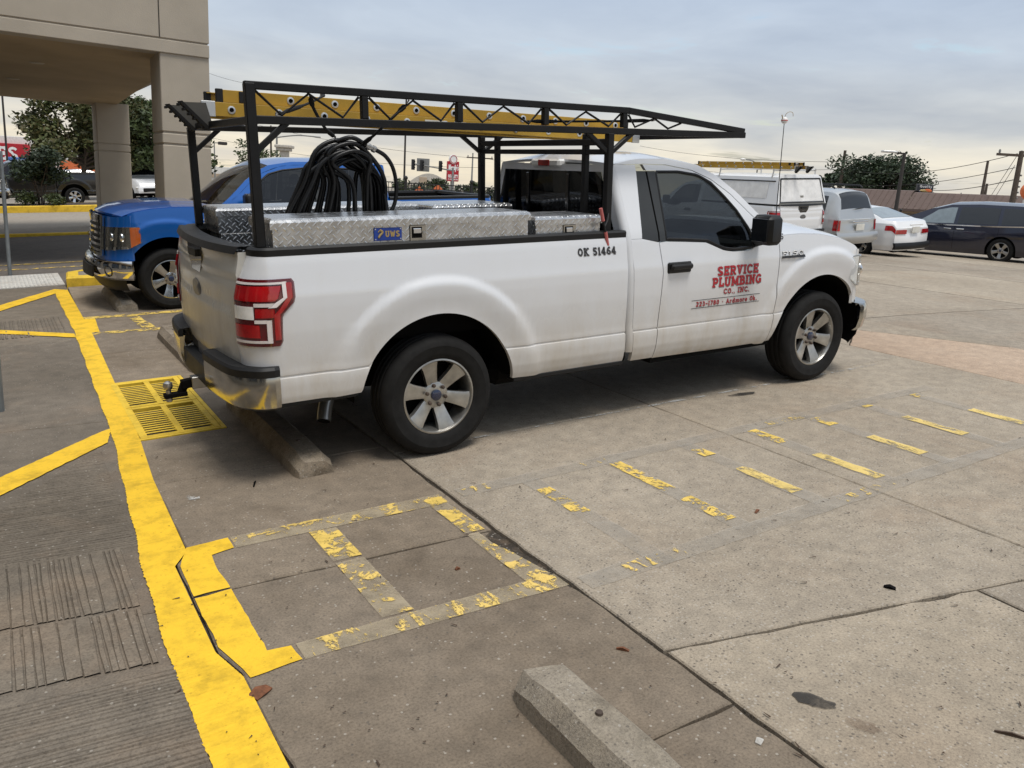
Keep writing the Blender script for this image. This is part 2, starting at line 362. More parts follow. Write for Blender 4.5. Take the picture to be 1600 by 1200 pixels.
simple('rubber', (.0095, .009, .0085), .8, var=.4, vs=14, bmp=.2, bs=160, spec=.3); simple('hose_rubber', (.005, .005, .0055), .36, var=.3, vs=20, spec=.35)
simple('alloy', (.41, .40, .375), .32, .85, var=.25, vs=12); simple('chrome', (.72, .72, .72), .07, 1, var=.06); simple('chrome_dull', (.45, .44, .41), .16, 1, var=.2, vs=9)
simple('steel', (.38, .37, .35), .35, .9); simple('galv', (.24, .26, .27), .55, .6, var=.2); simple('rust_steel', (.09, .065, .05), .7, .3, var=.4)
simple('red_lens', (.36, .004, .006), .12, coat=1, var=.35, vs=9); simple('dark_red', (.10, .004, .007), .15, coat=1); simple('white_strip', (.72, .66, .64), .25, coat=1); simple('amber_lens', (.62, .13, .02), .15, coat=1)
simple('reflector', (.84, .83, .80), .25, .0, var=.12, vs=14, coat=.6); simple('badge_blue', (.006, .014, .05), .15, coat=1); simple('badge_grey', (.16, .16, .16), .3, .6)
simple('fibreglass_yellow', (.41, .24, .02), .5, var=.18, vs=4); simple('aluminium', (.62, .62, .61), .38, .8); simple('sticker', (.66, .64, .58), .6); simple('white_vinyl', (.78, .77, .75), .5)
simple('decal_red', (.42, .012, .024), .4); simple('decal_shadow', (.19, .18, .175), .5); simple('decal_black', (.02, .02, .022), .4); simple('uws_blue', (.01, .045, .28), .35); simple('gold', (.42, .30, .12), .4, .3)
simple('shoe_grey', (.085, .08, .07), .6, .3); simple('pink_handle', (.50, .13, .12), .5); simple('red_plastic', (.55, .03, .02), .45)
simple('stucco', (.42, .365, .29), .95, var=.09, vs=1.2, bmp=.6, bs=60); simple('stucco_dark', (.06, .05, .04), .95)
simple('soffit', (.40, .30, .18), .9, var=.16, vs=.7); simple('wall_beige', (.55, .48, .38), .9); simple('wall_white', (.72, .70, .66), .85); simple('wall_tan', (.42, .33, .24), .9)
simple('roof_brown', (.125, .085, .07), .7, var=.1); simple('sign_red', (.42, .008, .02), .5); simple('sign_white', (.80, .79, .77), .5); simple('orange_wall', (.68, .17, .06), .8); simple('awning_blue', (.06, .16, .42), .7)
simple('fence_black', (.014, .013, .012), .55); simple('pole_dark', (.035, .03, .027), .75); simple('wood_pole', (.085, .065, .05), .9, var=.3); simple('pole_grey', (.22, .22, .21), .6)
simple('bark', (.085, .065, .05), .95, var=.3, vs=20); simple('mulch', (.045, .03, .022), 1, var=.4, vs=12, bmp=1, bs=40); simple('leaf_litter', (.16, .06, .025), .8, var=.4, vs=60); simple('twig', (.07, .045, .03), .9)
simple('sign_dark', (.02, .022, .03), .4); simple('sign_blue', (.08, .20, .45), .5); simple('signal_black', (.02, .02, .02), .6)
simple('stone_pale', (.50, .46, .40), .9, var=.2); simple('pebble', (.5, .48, .44), .9, var=.3, vs=30)
def leafmat(name, a, b_):
    m, t, bs = newmat(name); oi = t.nodes.new('ShaderNodeNewGeometry'); r_ = ramp(t, [(0, a), (.55, b_), (1, tuple(c*.8 for c in a))], oi.outputs['Random Per Island']); n_ = ramp(t, [(.35, (.6, .6, .6)), (.65, (1.25, 1.25, 1.25))], noise(t, pos(t, True), .8, 4))
    t.links.new(mixc(t, 1.0, r_.outputs[0], n_.outputs[0], 'MULTIPLY'), bs.inputs['Base Color']); bs.inputs['Roughness'].default_value = .6
    return m
leafmat('leaf_green', (.040, .060, .018), (.075, .105, .028)); leafmat('leaf_autumn', (.095, .075, .022), (.070, .098, .026)); leafmat('leaf_dark', (.022, .040, .018), (.042, .066, .026))
# ================================================================== GROUND
def axis_steps(lo, hi, fine_lo, fine_hi, step):
    a = list(np.arange(fine_lo, fine_hi+1e-6, step)); d = step
    x = fine_hi
    while x < hi: d *= 1.35; x += d; a.append(x)
    d = step; x = fine_lo
    while x > lo: d *= 1.35; x -= d; a.insert(0, x)
    return a
gx = axis_steps(-300, 900, -8, 44, 2.0); gy = axis_steps(-300, 900, -16, 48, 2.0)
g = MB(); g.grid([[(x, y, H(x, y)-.035) for x in gx] for y in gy])
GROUND = g.build('ground', MAT['conc_far'], kind='structure')
sub = MB(); sub.grid([[(x, y, -.022) for x in (-6.4, -1.66, -.25, 6)] for y in (-12, -6, 0, 7.7)])
sub.build('joint_filler', MAT['joint_fill'], GROUND)

def jag(poly, amp=.003, step=.09):
    out_ = []; k = len(poly)
    for i in range(k):
        a, b = V((*poly[i], 0)), V((*poly[(i+1) % k], 0)); ln = (b-a).length; n = max(1, int(ln/step))
        t = (b-a).normalized(); nn = V((-t.y, t.x, 0))
        for j in range(n):
            p = a.lerp(b, j/n)
            if j: p = p+nn*random.gauss(0, amp)
            out_.append((p.x, p.y))
    return out_
def inset(poly, d):
    k = len(poly); A = sum(poly[i][0]*poly[(i+1) % k][1]-poly[(i+1) % k][0]*poly[i][1] for i in range(k)); sg = 1 if A > 0 else -1; out_ = []
    for i in range(k):
        p0, p1, p2 = V((*poly[i-1], 0)), V((*poly[i], 0)), V((*poly[(i+1) % k], 0))
        t1, t2 = (p1-p0).normalized(), (p2-p1).normalized(); n1_, n2_ = V((-t1.y, t1.x, 0))*sg, V((-t2.y, t2.x, 0))*sg
        q = (n1_+n2_); q = q/(max(.3, 1+n1_.dot(n2_))); p = p1+q*d; out_.append((p.x, p.y))
    return out_
def slab(poly, mat, gap=.008, amp=.003, z=0.0, name='concrete_slab', parent=None, ch=.006):
    q = jag(inset(poly, gap), amp); k = len(q); top = inset(q, ch) if ch else q
    m = MB(); m.add([(x, y, z) for x, y in top]+[(x, y, z-ch) for x, y in q]+[(x, y, z-.03) for x, y in q],
                    [tuple(range(k))]+[(i, (i+1) % k, k+(i+1) % k, k+i) for i in range(k)]+[(k+i, k+(i+1) % k, 2*k+(i+1) % k, 2*k+i) for i in range(k)])
    return m.build(name, MAT[mat], parent or GROUND, smooth=0)
def jr(x): return -3.33-.24*(x+.25)
# open lot, right of the long joint
slab([(-.25, jr(-.25)), (1.9, jr(1.9)), (1.9, -.78), (-.25, -.78)], 'conc_lot', .006)
slab([(1.9, jr(1.9)), (5.1, jr(5.1)), (5.1, -.80), (1.9, -.78)], 'conc_lot', .0035, .001)
slab([(-.25, -.78), (1.9, -.78), (1.9, 3.1), (-.25, 3.1)], 'conc_lot', .0035, .001)
slab([(1.9, -.78), (5.1, -.80), (5.1, 3.1), (1.9, 3.1)], 'conc_lot', .0035, .001)
slab([(-.25, 3.1), (5.1, 3.1), (5.1, 7.78), (-.25, 7.78)], 'conc_lot', .006)
slab([(-.25, -9), (1.28, -9), (1.28, jr(1.28)), (-.25, jr(-.25))], 'conc_lot', .011, .004)
slab([(1.28, -9), (5.1, -9), (5.1, jr(5.1)), (1.28, jr(1.28))], 'conc_lot', .009, .003)
slab([(5.1, -9), (6.5, -9), (6.5, -1.15), (5.85, .28), (5.1, -.22)], 'conc_red', .006)
slab([(5.1, -.22), (5.85, .28), (6.49, -1.12), (6.49, 7.78), (5.1, 7.78)], 'conc_lot', .006)
for i, x in enumerate(np.arange(6.5, 42, 4.6)):
    for j, y in enumerate(np.arange(-13, 26, 4.6)):
        if y > 14 and x < 9: continue
        m = MB(); n = 4; gp = .012
        m.grid([[(x+gp+(4.6-2*gp)*a/n, y+gp+(4.6-2*gp)*b/n, H(x+4.6*a/n, y+4.6*b/n)) for a in range(n+1)] for b in range(n+1)], flange=lambda p: p-V((0, 0, .035)))
        m.build('concrete_slab', MAT['conc_lot' if (i*3+j*5) % 4 else 'conc_far'], GROUND, smooth=20)
# apron between the kerb stripe and the long joint
XA = -1.69
for y0, y1 in ((-9, -5.4), (-5.4, -3.67)): slab([(XA, y0), (-.25, y0), (-.25, y1-.03), (XA, y1)], 'conc_apron', .009, .004)
slab([(-1.69, -3.67), (-.25, -3.70), (-.255, -2.78), (-.27, -2.72), (-.285, -2.55), (-.31, -2.35), (-.345, -2.2), (-.33, -2.10), (-.29, -2.07), (-1.735, -1.97), (-1.735, -2.45), (-1.69, -2.62)], 'conc_apron', .005, .004)
slab([(-1.735, -1.97), (-.27, -2.06), (-.25, -.62), (-1.655, -.55), (-1.66, -1.5), (-1.735, -1.62)], 'conc_apron', .006, .003)
slab([(-1.655, -.55), (-.25, -.62), (-.25, 3.05), (-1.64, 3.12), (-1.64, 1.93), (-1.04, 1.93), (-1.04, .30), (-1.65, .30)], 'conc_apron', .005, .002)
slab([(-1.64, 3.12), (-.25, 3.05), (-.25, 5.6), (-1.5, 5.6)], 'conc_apron', .005, .002)
slab([(-1.5, 5.6), (-.25, 5.6), (-.25, 7.78), (-1.45, 7.78)], 'conc_apron', .005, .002)
# walkway on the store side
for poly in ([(-6.4, -9), (-1.69, -9), (-1.69, -3.9), (-6.4, -3.2)], [(-6.4, -3.2), (-1.69, -3.9), (-1.69, -2.62), (-1.735, -2.45), (-1.735, -2.04), (-6.4, -1.2)],
             [(-6.4, -1.2), (-1.735, -2.04), (-1.735, -1.62), (-1.66, -1.5), (-1.65, .86), (-6.4, 1.5)], [(-6.4, 1.5), (-1.65, .86), (-1.64, 3.9), (-6.4, 4.1)], [(-6.4, 4.1), (-1.64, 3.9), (-1.5, 5.6), (-1.45, 7.95), (-6.4, 8.4)]):
    slab(poly, 'conc_walk', .004, .002)
# tined relief of the ramp concrete: ridges left by the broom
def ridges(name, segs, wd=.014, h=.0075):
    m = MB()
    for (x0, y0, x1, y1, *w0) in segs:
        wd = w0[0] if w0 else .014
        a, b = V((x0, y0, 0)), V((x1, y1, 0)); t = (b-a).normalized(); nn = V((-t.y, t.x, 0)); ln = (b-a).length; n = max(2, int(ln/.12)); A = []; B = []; C_ = []; D_ = []
        for i in range(n+1):
            p = a.lerp(b, i/n)+nn*random.gauss(0, .0012); wv = wd*random.uniform(.9, 1.08)/2; hh = h*random.uniform(.7, 1.1)
            A.append(p-nn*(wv+.004)); B.append(p-nn*wv+V((0, 0, hh))); C_.append(p+nn*wv+V((0, 0, hh))); D_.append(p+nn*(wv+.004))
        m.grid([A, B, C_, D_])
    return m.build(name, MAT['conc_walk'], GROUND, smooth=25, kind='stuff')
LE0 = [(-9, -1.89), (-2.53, -1.90), (-1.5, -1.87)]
sg = []
y = -4.6
while y < -2.46:
    st_ = random.uniform(.016, .036); sg.append((-3.3, y+st_/2+.15+random.gauss(0, .004), -1.895, y+st_/2, st_-.010)); y += st_
ridges('tined_concrete', sg); sg = []
for (ya, yb) in ((-2.44, -2.0), (-1.97, -1.36)):
    x = -3.3
    while x < -1.75:
        st_ = random.choice((.02, .024, .028, .034, .05, .062)); lim = interp(ya, LE0)-.012
        if x+st_ < lim: sg.append((x+st_/2, yb+(-1.75-x)*.19, x+st_/2+random.gauss(0, .003), ya+(-1.75-x)*.17, st_-.010))
        x += st_
ridges('tined_concrete', sg); sg = []
y = -1.34
while y < .36:
    x0 = -3.3 if y < -.6 else -2.42+(y+.58)/.96*.66
    st_ = random.uniform(.016, .034)
    if x0 < -1.9: sg.append((x0, y+st_/2+(-1.84-x0)*.10, -1.855, y+st_/2, st_-.010))
    y += st_
ridges('tined_concrete', sg); sg = []
x = -2.9
while x < -1.72:
    sg.append((x, 5.35, x, 4.3)); x += random.choice((.03, .036, .05))
ridges('tined_concrete', sg, .018)

# painted lines (each a thin sheet lying on the concrete)
SHEETS = [0]
def sheet(name, poly, mat, z=.0045, sub_=.12, amp=.004, H_=False):
    SHEETS[0] += 1; z += .00011*(SHEETS[0] % 9)
    q = jag(poly, amp, sub_); m = MB(); m.poly([(x, y, (H(x, y) if H_ else 0)+z) for x, y in q])
    return m.build(name, MAT[mat], GROUND, smooth=0)
LE = [(-9, -1.89), (-3.08, -1.89), (-2.53, -1.90), (-2.04, -1.89), (-1.51, -1.87), (-1.1, -1.84), (-.37, -1.80), (.4, -1.75), (2.0, -1.71), (4.0, -1.66), (4.2, -1.65), (7.5, -1.64)]
RE = [(-9, -1.69), (-2.66, -1.69), (-2.45, -1.742), (-1.65, -1.742), (-1.52, -1.665), (-.47, -1.645), (.3, -1.60), (1.9, -1.555), (4.0, -1.50), (7.5, -1.47)]
m = MB(); rows = []
for y in np.arange(-8.9, 7.5, .011):
    x0, x1 = interp(y, LE)+.004*math.sin(y*9)+random.gauss(0, .0018), interp(y, RE)
    rz = .0035*math.sin(y*2*math.pi/.027) if (y < -2.46 or -1.34 < y < .36) else .0005
    rows.append([(x0, y, .0065+rz), ((x0*2+x1)/3, y, .0068+rz*.9), ((x0+2*x1)/3, y, .0066+rz*.6), (x1, y, .0055+rz*.3)])
m.grid(rows); m.build('painted_stripe', MAT['yellow_new'], GROUND, smooth=60)
# diagonal branch and the triangle of the crossing
sheet('painted_stripe', [(-3.6, -1.55), (-1.79, .36), (-1.74, .66), (-1.80, .62), (-3.6, -1.18)], 'yellow_new', .0075, .03, .0022)
sheet('painted_stripe', [(-1.50, 7.5), (-1.62, 7.62), (-3.0, 5.4), (-3.0, 4.9), (-1.64, 7.2)], 'yellow_new', .0075)
sheet('painted_stripe', [(-3.2, 5.4), (-1.66, 4.02), (-1.66, 4.24), (-3.2, 5.6)], 'yellow_new', .0075)
# hatched aisle beside the pickup: fresh corner, worn outline, one rung
sheet('painted_line', [(-1.66, -1.48), (-1.46, -1.47), (-1.46, -1.595), (-1.57, -1.62), (-1.58, -1.75), (-1.57, -1.975), (-1.725, -1.975), (-1.72, -1.66)], 'yellow_new', amp=.0022, sub_=.05)
sheet('painted_line', [(-1.725, -1.995), (-1.57, -1.99), (-1.57, -2.54), (-1.48, -2.555), (-1.47, -2.665), (-1.67, -2.68), (-1.68, -2.61), (-1.725, -2.42)], 'yellow_new', amp=.0022, sub_=.05)
for poly in ([(-1.45, -1.47), (-.31, -1.515), (-.31, -1.65), (-1.45, -1.60)], [(-.42, -1.655), (-.32, -1.65), (-.31, -2.045), (-.42, -2.035)], [(-.42, -2.05), (-.355, -2.06), (-.355, -2.2), (-.32, -2.35), (-.28, -2.6), (-.42, -2.6)],
             [(-1.46, -2.55), (-.27, -2.61), (-.27, -2.73), (-1.46, -2.67)], [(-1.095, -1.62), (-.955, -1.63), (-.955, -1.985), (-1.095, -1.975)], [(-1.095, -2.0), (-.955, -2.01), (-.955, -2.56), (-1.095, -2.55)]):
    sheet('worn_line', poly, 'ghost_pale', .0035, amp=.002)
for poly, mt in (([(-1.45, -1.47), (-.31, -1.515), (-.31, -1.65), (-1.45, -1.60)], 'yellow_worn'), ([(-.42, -1.56), (-.32, -1.55), (-.31, -2.045), (-.42, -2.035)], 'yellow_half'), ([(-.42, -2.05), (-.355, -2.06), (-.355, -2.2), (-.32, -2.35), (-.27, -2.75), (-.42, -2.7)], 'yellow_worn'),
                 ([(-1.46, -2.55), (-.27, -2.61), (-.27, -2.73), (-1.46, -2.67)], 'yellow_last'), ([(-1.095, -1.62), (-.955, -1.63), (-.955, -1.985), (-1.095, -1.975)], 'yellow_half'), ([(-1.095, -2.0), (-.955, -2.01), (-.955, -2.56), (-1.095, -2.55)], 'yellow_worn')):
    sheet('worn_line', poly, mt, .0055, amp=.002)
# the aisle's faded ladder out on the lot
for k in range(7):
    x = .25+.618*k
    sheet('worn_line', [(x-.06, -2.72), (x+.06, -2.72), (x+.06, -1.60), (x-.06, -1.60)], 'ghost_faint', .0035)
    for a, b in [((-2.14, -1.75),), ((-2.14, -1.64), (-2.61, -2.27)), ((-2.54, -2.10), (-1.85, -1.71)), ((-2.65, -2.18), (-1.92, -1.63)), ((-2.54, -2.14), (-1.85, -1.67)), ((-2.46, -1.99), (-1.7, -1.66)), ((-2.54, -2.14), (-1.75, -1.66))][k] if k else [(-2.14, -1.75)]:
        sheet('worn_line', [(x-.05, a), (x+.05, a), (x+.045, b), (x-.045, b)], 'yellow_rung' if k > 1 and b-a > .35 else 'yellow_half', .0055, .05, .003)
for poly in ([(-.2, -1.50), (4.3, -1.54), (4.3, -1.66), (-.2, -1.62)], [(-.2, -2.69), (4.3, -2.69), (4.3, -2.81), (-.2, -2.81)]):
    sheet('worn_line', poly, 'ghost_faint', .0045)
for poly in ([(-.2, -1.52), (.0, -1.52), (.0, -1.60), (-.2, -1.60)], [(.66, -1.52), (.86, -1.53), (.84, -1.60), (.68, -1.59)], [(2.25, -1.55), (2.66, -1.57), (2.66, -1.64), (2.3, -1.62)], [(1.6, -2.71), (2.08, -2.70), (2.08, -2.77), (1.6, -2.79)], [(.05, -2.70), (.4, -2.71), (.4, -2.79), (.0, -2.79)]):
    sheet('worn_line', poly, 'yellow_last', .0058, .05, .005)
sheet('worn_line', [(.3, -.765), (4.6, -.865), (4.6, -.89), (.3, -.79)], 'white_last', .0045, .2, .003)
sheet('worn_line', [(-1.55, 5.05), (-.2, 5.0), (-.2, 5.14), (-1.55, 5.2)], 'yellow_half', .0045); sheet('worn_line', [(-1.55, 4.1), (-.2, 3.96), (-.2, 4.08), (-1.55, 4.24)], 'yellow_half', .0045)
sheet('worn_line', [(-1.0, 4.2), (-.86, 4.18), (-.93, 5.03), (-1.05, 5.04)], 'yellow_half', .0055); sheet('painted_line', [(-1.56, 4.24), (-1.42, 4.22), (-1.38, 5.04), (-1.5, 5.06)], 'yellow_new', .0055)
# stains
def blob(cx_, cy_, rx, ry, a=0, n=22, j=.18):
    out_ = []
    for i in range(n):
        t = 2*math.pi*i/n; r_ = 1+random.gauss(0, j*.5); x, y = rx*r_*math.cos(t), ry*r_*math.sin(t); out_.append((cx_+x*math.cos(a)-y*math.sin(a), cy_+x*math.sin(a)+y*math.cos(a)))
    return out_
sheet('oil_stain', blob(-.005, -3.845, .035, .075, .5), 'oil', .004, 1); sheet('oil_stain', blob(.03, -4.02, .03, .06, .5), 'rust_stain', .004, 1)
sheet('oil_stain', blob(2.75, -.95, .14, .035, -.1), 'oil', .004, 1)
sheet('worn_line', blob(-1.5, -.86, .035, .05), 'white_last', .004, 1)

# raised islands with yellow kerbs beyond the blue pickup
def island(name, poly, hgt, topmat, kerb=.16, yellow=True):
    z = lambda p, h: (p[0], p[1], H(*p)+h)
    k = len(poly); m = MB(); inn = inset(poly, kerb)
    m.poly([z(p, hgt-.004) for p in inn]); top = m.build(name, MAT[topmat], smooth=0, kind='structure')
    for i in range(k):
        a, b, c, d = poly[i], poly[(i+1) % k], inn[(i+1) % k], inn[i]
        q = MB(); q.add([z(a, -.03), z(b, -.03), z(b, hgt-.02), z(a, hgt-.02), z(V((*b, 0)).lerp(V((*c, 0)), .15)[:2], hgt), z(V((*a, 0)).lerp(V((*d, 0)), .15)[:2], hgt), z(c, hgt), z(d, hgt)], [(0, 1, 2, 3), (3, 2, 4, 5), (5, 4, 6, 7)])
        q.build('kerb', MAT['yellow_kerb' if yellow else 'conc_far'], top, smooth=0)
    return top
m = MB(); m.grid([[(x, y, H(x, y)+.004) for x in np.arange(-7, 16, 2)] for y in np.arange(7.96, 17.6, 1.2)]); LANE = m.build('drive_lane', MAT['asphalt'], kind='structure')
for yy, dx in ((10.2, 0), (10.95, .1)):
    m = MB(); m.poly([(-3.5, yy-.04, H(0, yy)+.012), (.6+dx, yy+.02, H(0, yy)+.012), (.6+dx, yy+.12, H(0, yy)+.012), (-3.5, yy+.1, H(0, yy)+.012)]); m.build('painted_line', MAT['yellow_half'], LANE, smooth=0)
island('canopy_island', [(-1.45, 7.80), (12, 7.80), (12, 11.3), (0, 11.3), (-.3, 9.4), (-1.40, 8.45)], .14, 'conc_far')
island('crossing_island', [(-9, 17.5), (9, 17.5), (9, 28.4), (-9, 28.4)], .14, 'conc_far')
island('planting_island', [(-9, 28.9), (7, 28.9), (7, 31.6), (-9, 31.6)], .30, 'mulch')
# ribbed kerb ramp, white painted
m = MB(); m.box(-3.6, -1.46, 7.99, 9.35, -.03, .012)
rmp = m.build('kerb_ramp', MAT['conc_ramp'], smooth=0, kind='structure'); m = MB()
for x in np.arange(-3.55, -1.5, .05): m.box(x, x+.022, 8.02, 9.3, .012, .018)
m.build('rib', MAT['conc_ramp'], rmp, smooth=0, kind='stuff')

# drain grate set in the apron
gr = thing('drain_grate', 'yellow painted slotted drain grate in the pavement behind the white pickup', 'drain grate', (-1.33, 1.115, 0))
m = MB(); m.box(-.285, .285, -.80, .80, -.30, -.28); m.box(-.29, -.275, -.81, .81, -.3, -.006); m.box(.275, .29, -.81, .81, -.3, -.006); m.box(-.275, .275, -.81, -.795, -.3, -.006); m.box(-.275, .275, .795, .81, -.3, -.006)
m.build('pit', MAT['under_black'], gr, smooth=0)
m = MB(); m.box(-.312, -.268, -.815, .815, -.02, .005); m.box(.262, .29, -.815, .815, -.02, .005); m.box(-.268, .262, .785, .815, -.02, .005); m.box(-.268, .262, -.815, -.785, -.02, .005); m.build('frame', MAT['yellow_kerb'], gr, smooth=0)
slm = None
for q in (-1, 1):
    m = MB(); y0, y1 = (-.78, -.008) if q < 0 else (.008, .78)
    for x0, x1 in ((-.265, -.215), (-.022, .022), (.215, .258)): m.box(x0, x1, y0, y1, -.02, .007, .002)
    m.box(-.215, .215, y0, y0+.045, -.02, .0065, .002); m.box(-.215, .215, y1-.045, y1, -.02, .0065, .002)
    pn = m.build('grate_panel', MAT['yellow_kerb'], gr, smooth=0)
    for xs in (-.1185, .1185):
        for i in range(12):
            if slm is None: slm = MB().box(-.0965, .0965, -.0115, .0115, .003, .006, .0008).mesh('slat', 0); slm.materials.append(MAT['yellow_kerb'])
            o = bpy.data.objects.new('slat', slm); COL.objects.link(o); o.parent = pn; o.location = (xs, y0+.045+.0525*(i+.5)+.0262, 0)
            if i == 11: bpy.data.objects.remove(o)

# concrete wheel stops
def wheel_stop(label, x, y0, y1, seed, rz=0, mat='conc_stop'):
    rnd = random.Random(seed); m = MB(); prof = [(-.125, 0), (-.118, .07), (-.07, .125), (.06, .125), (.112, .07), (.122, 0)]; R = []; n = 26
    for i in range(n+1):
        t = i/n; e = min(t, 1-t)*n; sh = 1-.12*max(0, 1-e)**2; row = []
        for (a, z) in prof:
            chip = rnd.uniform(0, .010)+(rnd.uniform(0, .03) if e < 1.5 else 0)
            row.append(((a*sh)*(1-chip*.6), (t-.5)*(y1-y0)+rnd.uniform(-.006, .006), max(0, z*sh-(chip if z > .03 else 0))))
        R.append(row)
    m.grid(R); k = len(prof); m.add(R[0], [tuple(range(k))]); m.add(R[-1], [tuple(range(k))])
    o = m.build('wheel_stop', MAT[mat], smooth=22); o.location = (x, (y0+y1)/2, .0005); o.rotation_euler = (0, 0, rz)
    for q in (-.55, .52):
        b_ = MB().lathe([(.0, .131), (.012, .130), (.014, .122)], (0.0, q, 0), n=10); b_.build('anchor_pin', MAT['rust_steel'], o)
    return tag(o, label, 'wheel stop', 'concrete wheel stops at the heads of the stalls')
wheel_stop('worn concrete wheel stop in the foreground, cut off by the bottom edge', -.80, -5.02, -3.27, 1)
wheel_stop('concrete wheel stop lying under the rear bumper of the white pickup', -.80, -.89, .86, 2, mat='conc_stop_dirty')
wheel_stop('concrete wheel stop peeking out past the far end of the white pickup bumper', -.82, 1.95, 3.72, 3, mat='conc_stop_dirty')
wheel_stop('concrete wheel stop beneath the nose of the blue pickup', -.98, 5.35, 7.0, 4)

# litter
def litter(px, py, ln, wd, mat, name, label, cat):
    d = ray(px, py); p = CAM+d*(-CAM.z/d.z); m = MB(); a = random.uniform(0, 3.1)
    m.add([(-ln/2, -wd/2, .004), (0, -wd*.6, .012), (ln/2, -wd/3, .006), (ln/2, wd/3, .006), (0, wd*.6, .014), (-ln/2, wd/2, .004), (-ln/2, -wd/2, 0), (ln/2, -wd/3, 0), (ln/2, wd/3, 0), (-ln/2, wd/2, 0)], [(0, 1, 4, 5), (1, 2, 3, 4), (6, 7, 2, 1, 0), (9, 5, 4, 3, 8), (6, 0, 5, 9), (7, 8, 3, 2), (6, 9, 8, 7)])
    o = m.build(name, MAT[mat], smooth=0); o.location = (p.x, p.y, .001); o.rotation_euler = (0, 0, a); return tag(o, label, cat)
litter(408, 1083, .075, .05, 'leaf_litter', 'dry_leaf', 'curled brown dry leaf beside the yellow kerb stripe', 'leaf')
litter(973, 1016, .05, .012, 'leaf_litter', 'wood_chip', 'reddish wood chip on the apron near the long joint', 'wood chip')
litter(1390, 919, .05, .025, 'under_black', 'rubber_scrap', 'small black scrap lying on the open lot', 'scrap')
litter(1187, 1160, .03, .02, 'pebble', 'pebble', 'pale pebble at the bottom edge beside the joint', 'pebble')
litter(398, 757, .085, .008, 'under_black', 'plastic_strip', 'thin black strip lying on the pavement behind the pickup', 'strip')
litter(1183, 800, .05, .012, 'leaf_litter', 'wood_chip', 'reddish wood chip among the faded yellow rungs', 'wood chip')
litter(1580, 1150, .10, .008, 'twig', 'twig', 'dark twig near the right edge of the foreground slab', 'twig')
litter(715, 890, .025, .012, 'leaf_litter', 'wood_chip', 'tiny wood chip inside the hatched aisle', 'wood chip')
lit = MB()
for _ in range(230):
    u_, v_ = random.uniform(60, 1600), random.uniform(600, 1200)
    d = ray(u_, v_); p = CAM+d*(-CAM.z/d.z); a = random.uniform(0, 3.14); ln = random.choice((.006, .008, .01, .016, .03)); wd = .002+ln*.12 if ln > .012 else ln*.6
    if p.x < -1.95: continue
    c_, s_ = math.cos(a), math.sin(a); zz_ = .009 if p.x < -1.6 else .0065
    lit.add([(p.x+c_*i*ln/2-s_*j*wd/2, p.y+s_*i*ln/2+c_*j*wd/2, zz_+(.003 if (i > 0) == (j > 0) else 0)) for i, j in ((-1, -1), (1, -1), (1, 1), (-1, 1))], [(0, 1, 2, 3)])
o = lit.build('ground_litter', MAT['twig'], smooth=0, kind='stuff'); tag(o, 'scattered specks of twig and grit across the concrete', 'litter')
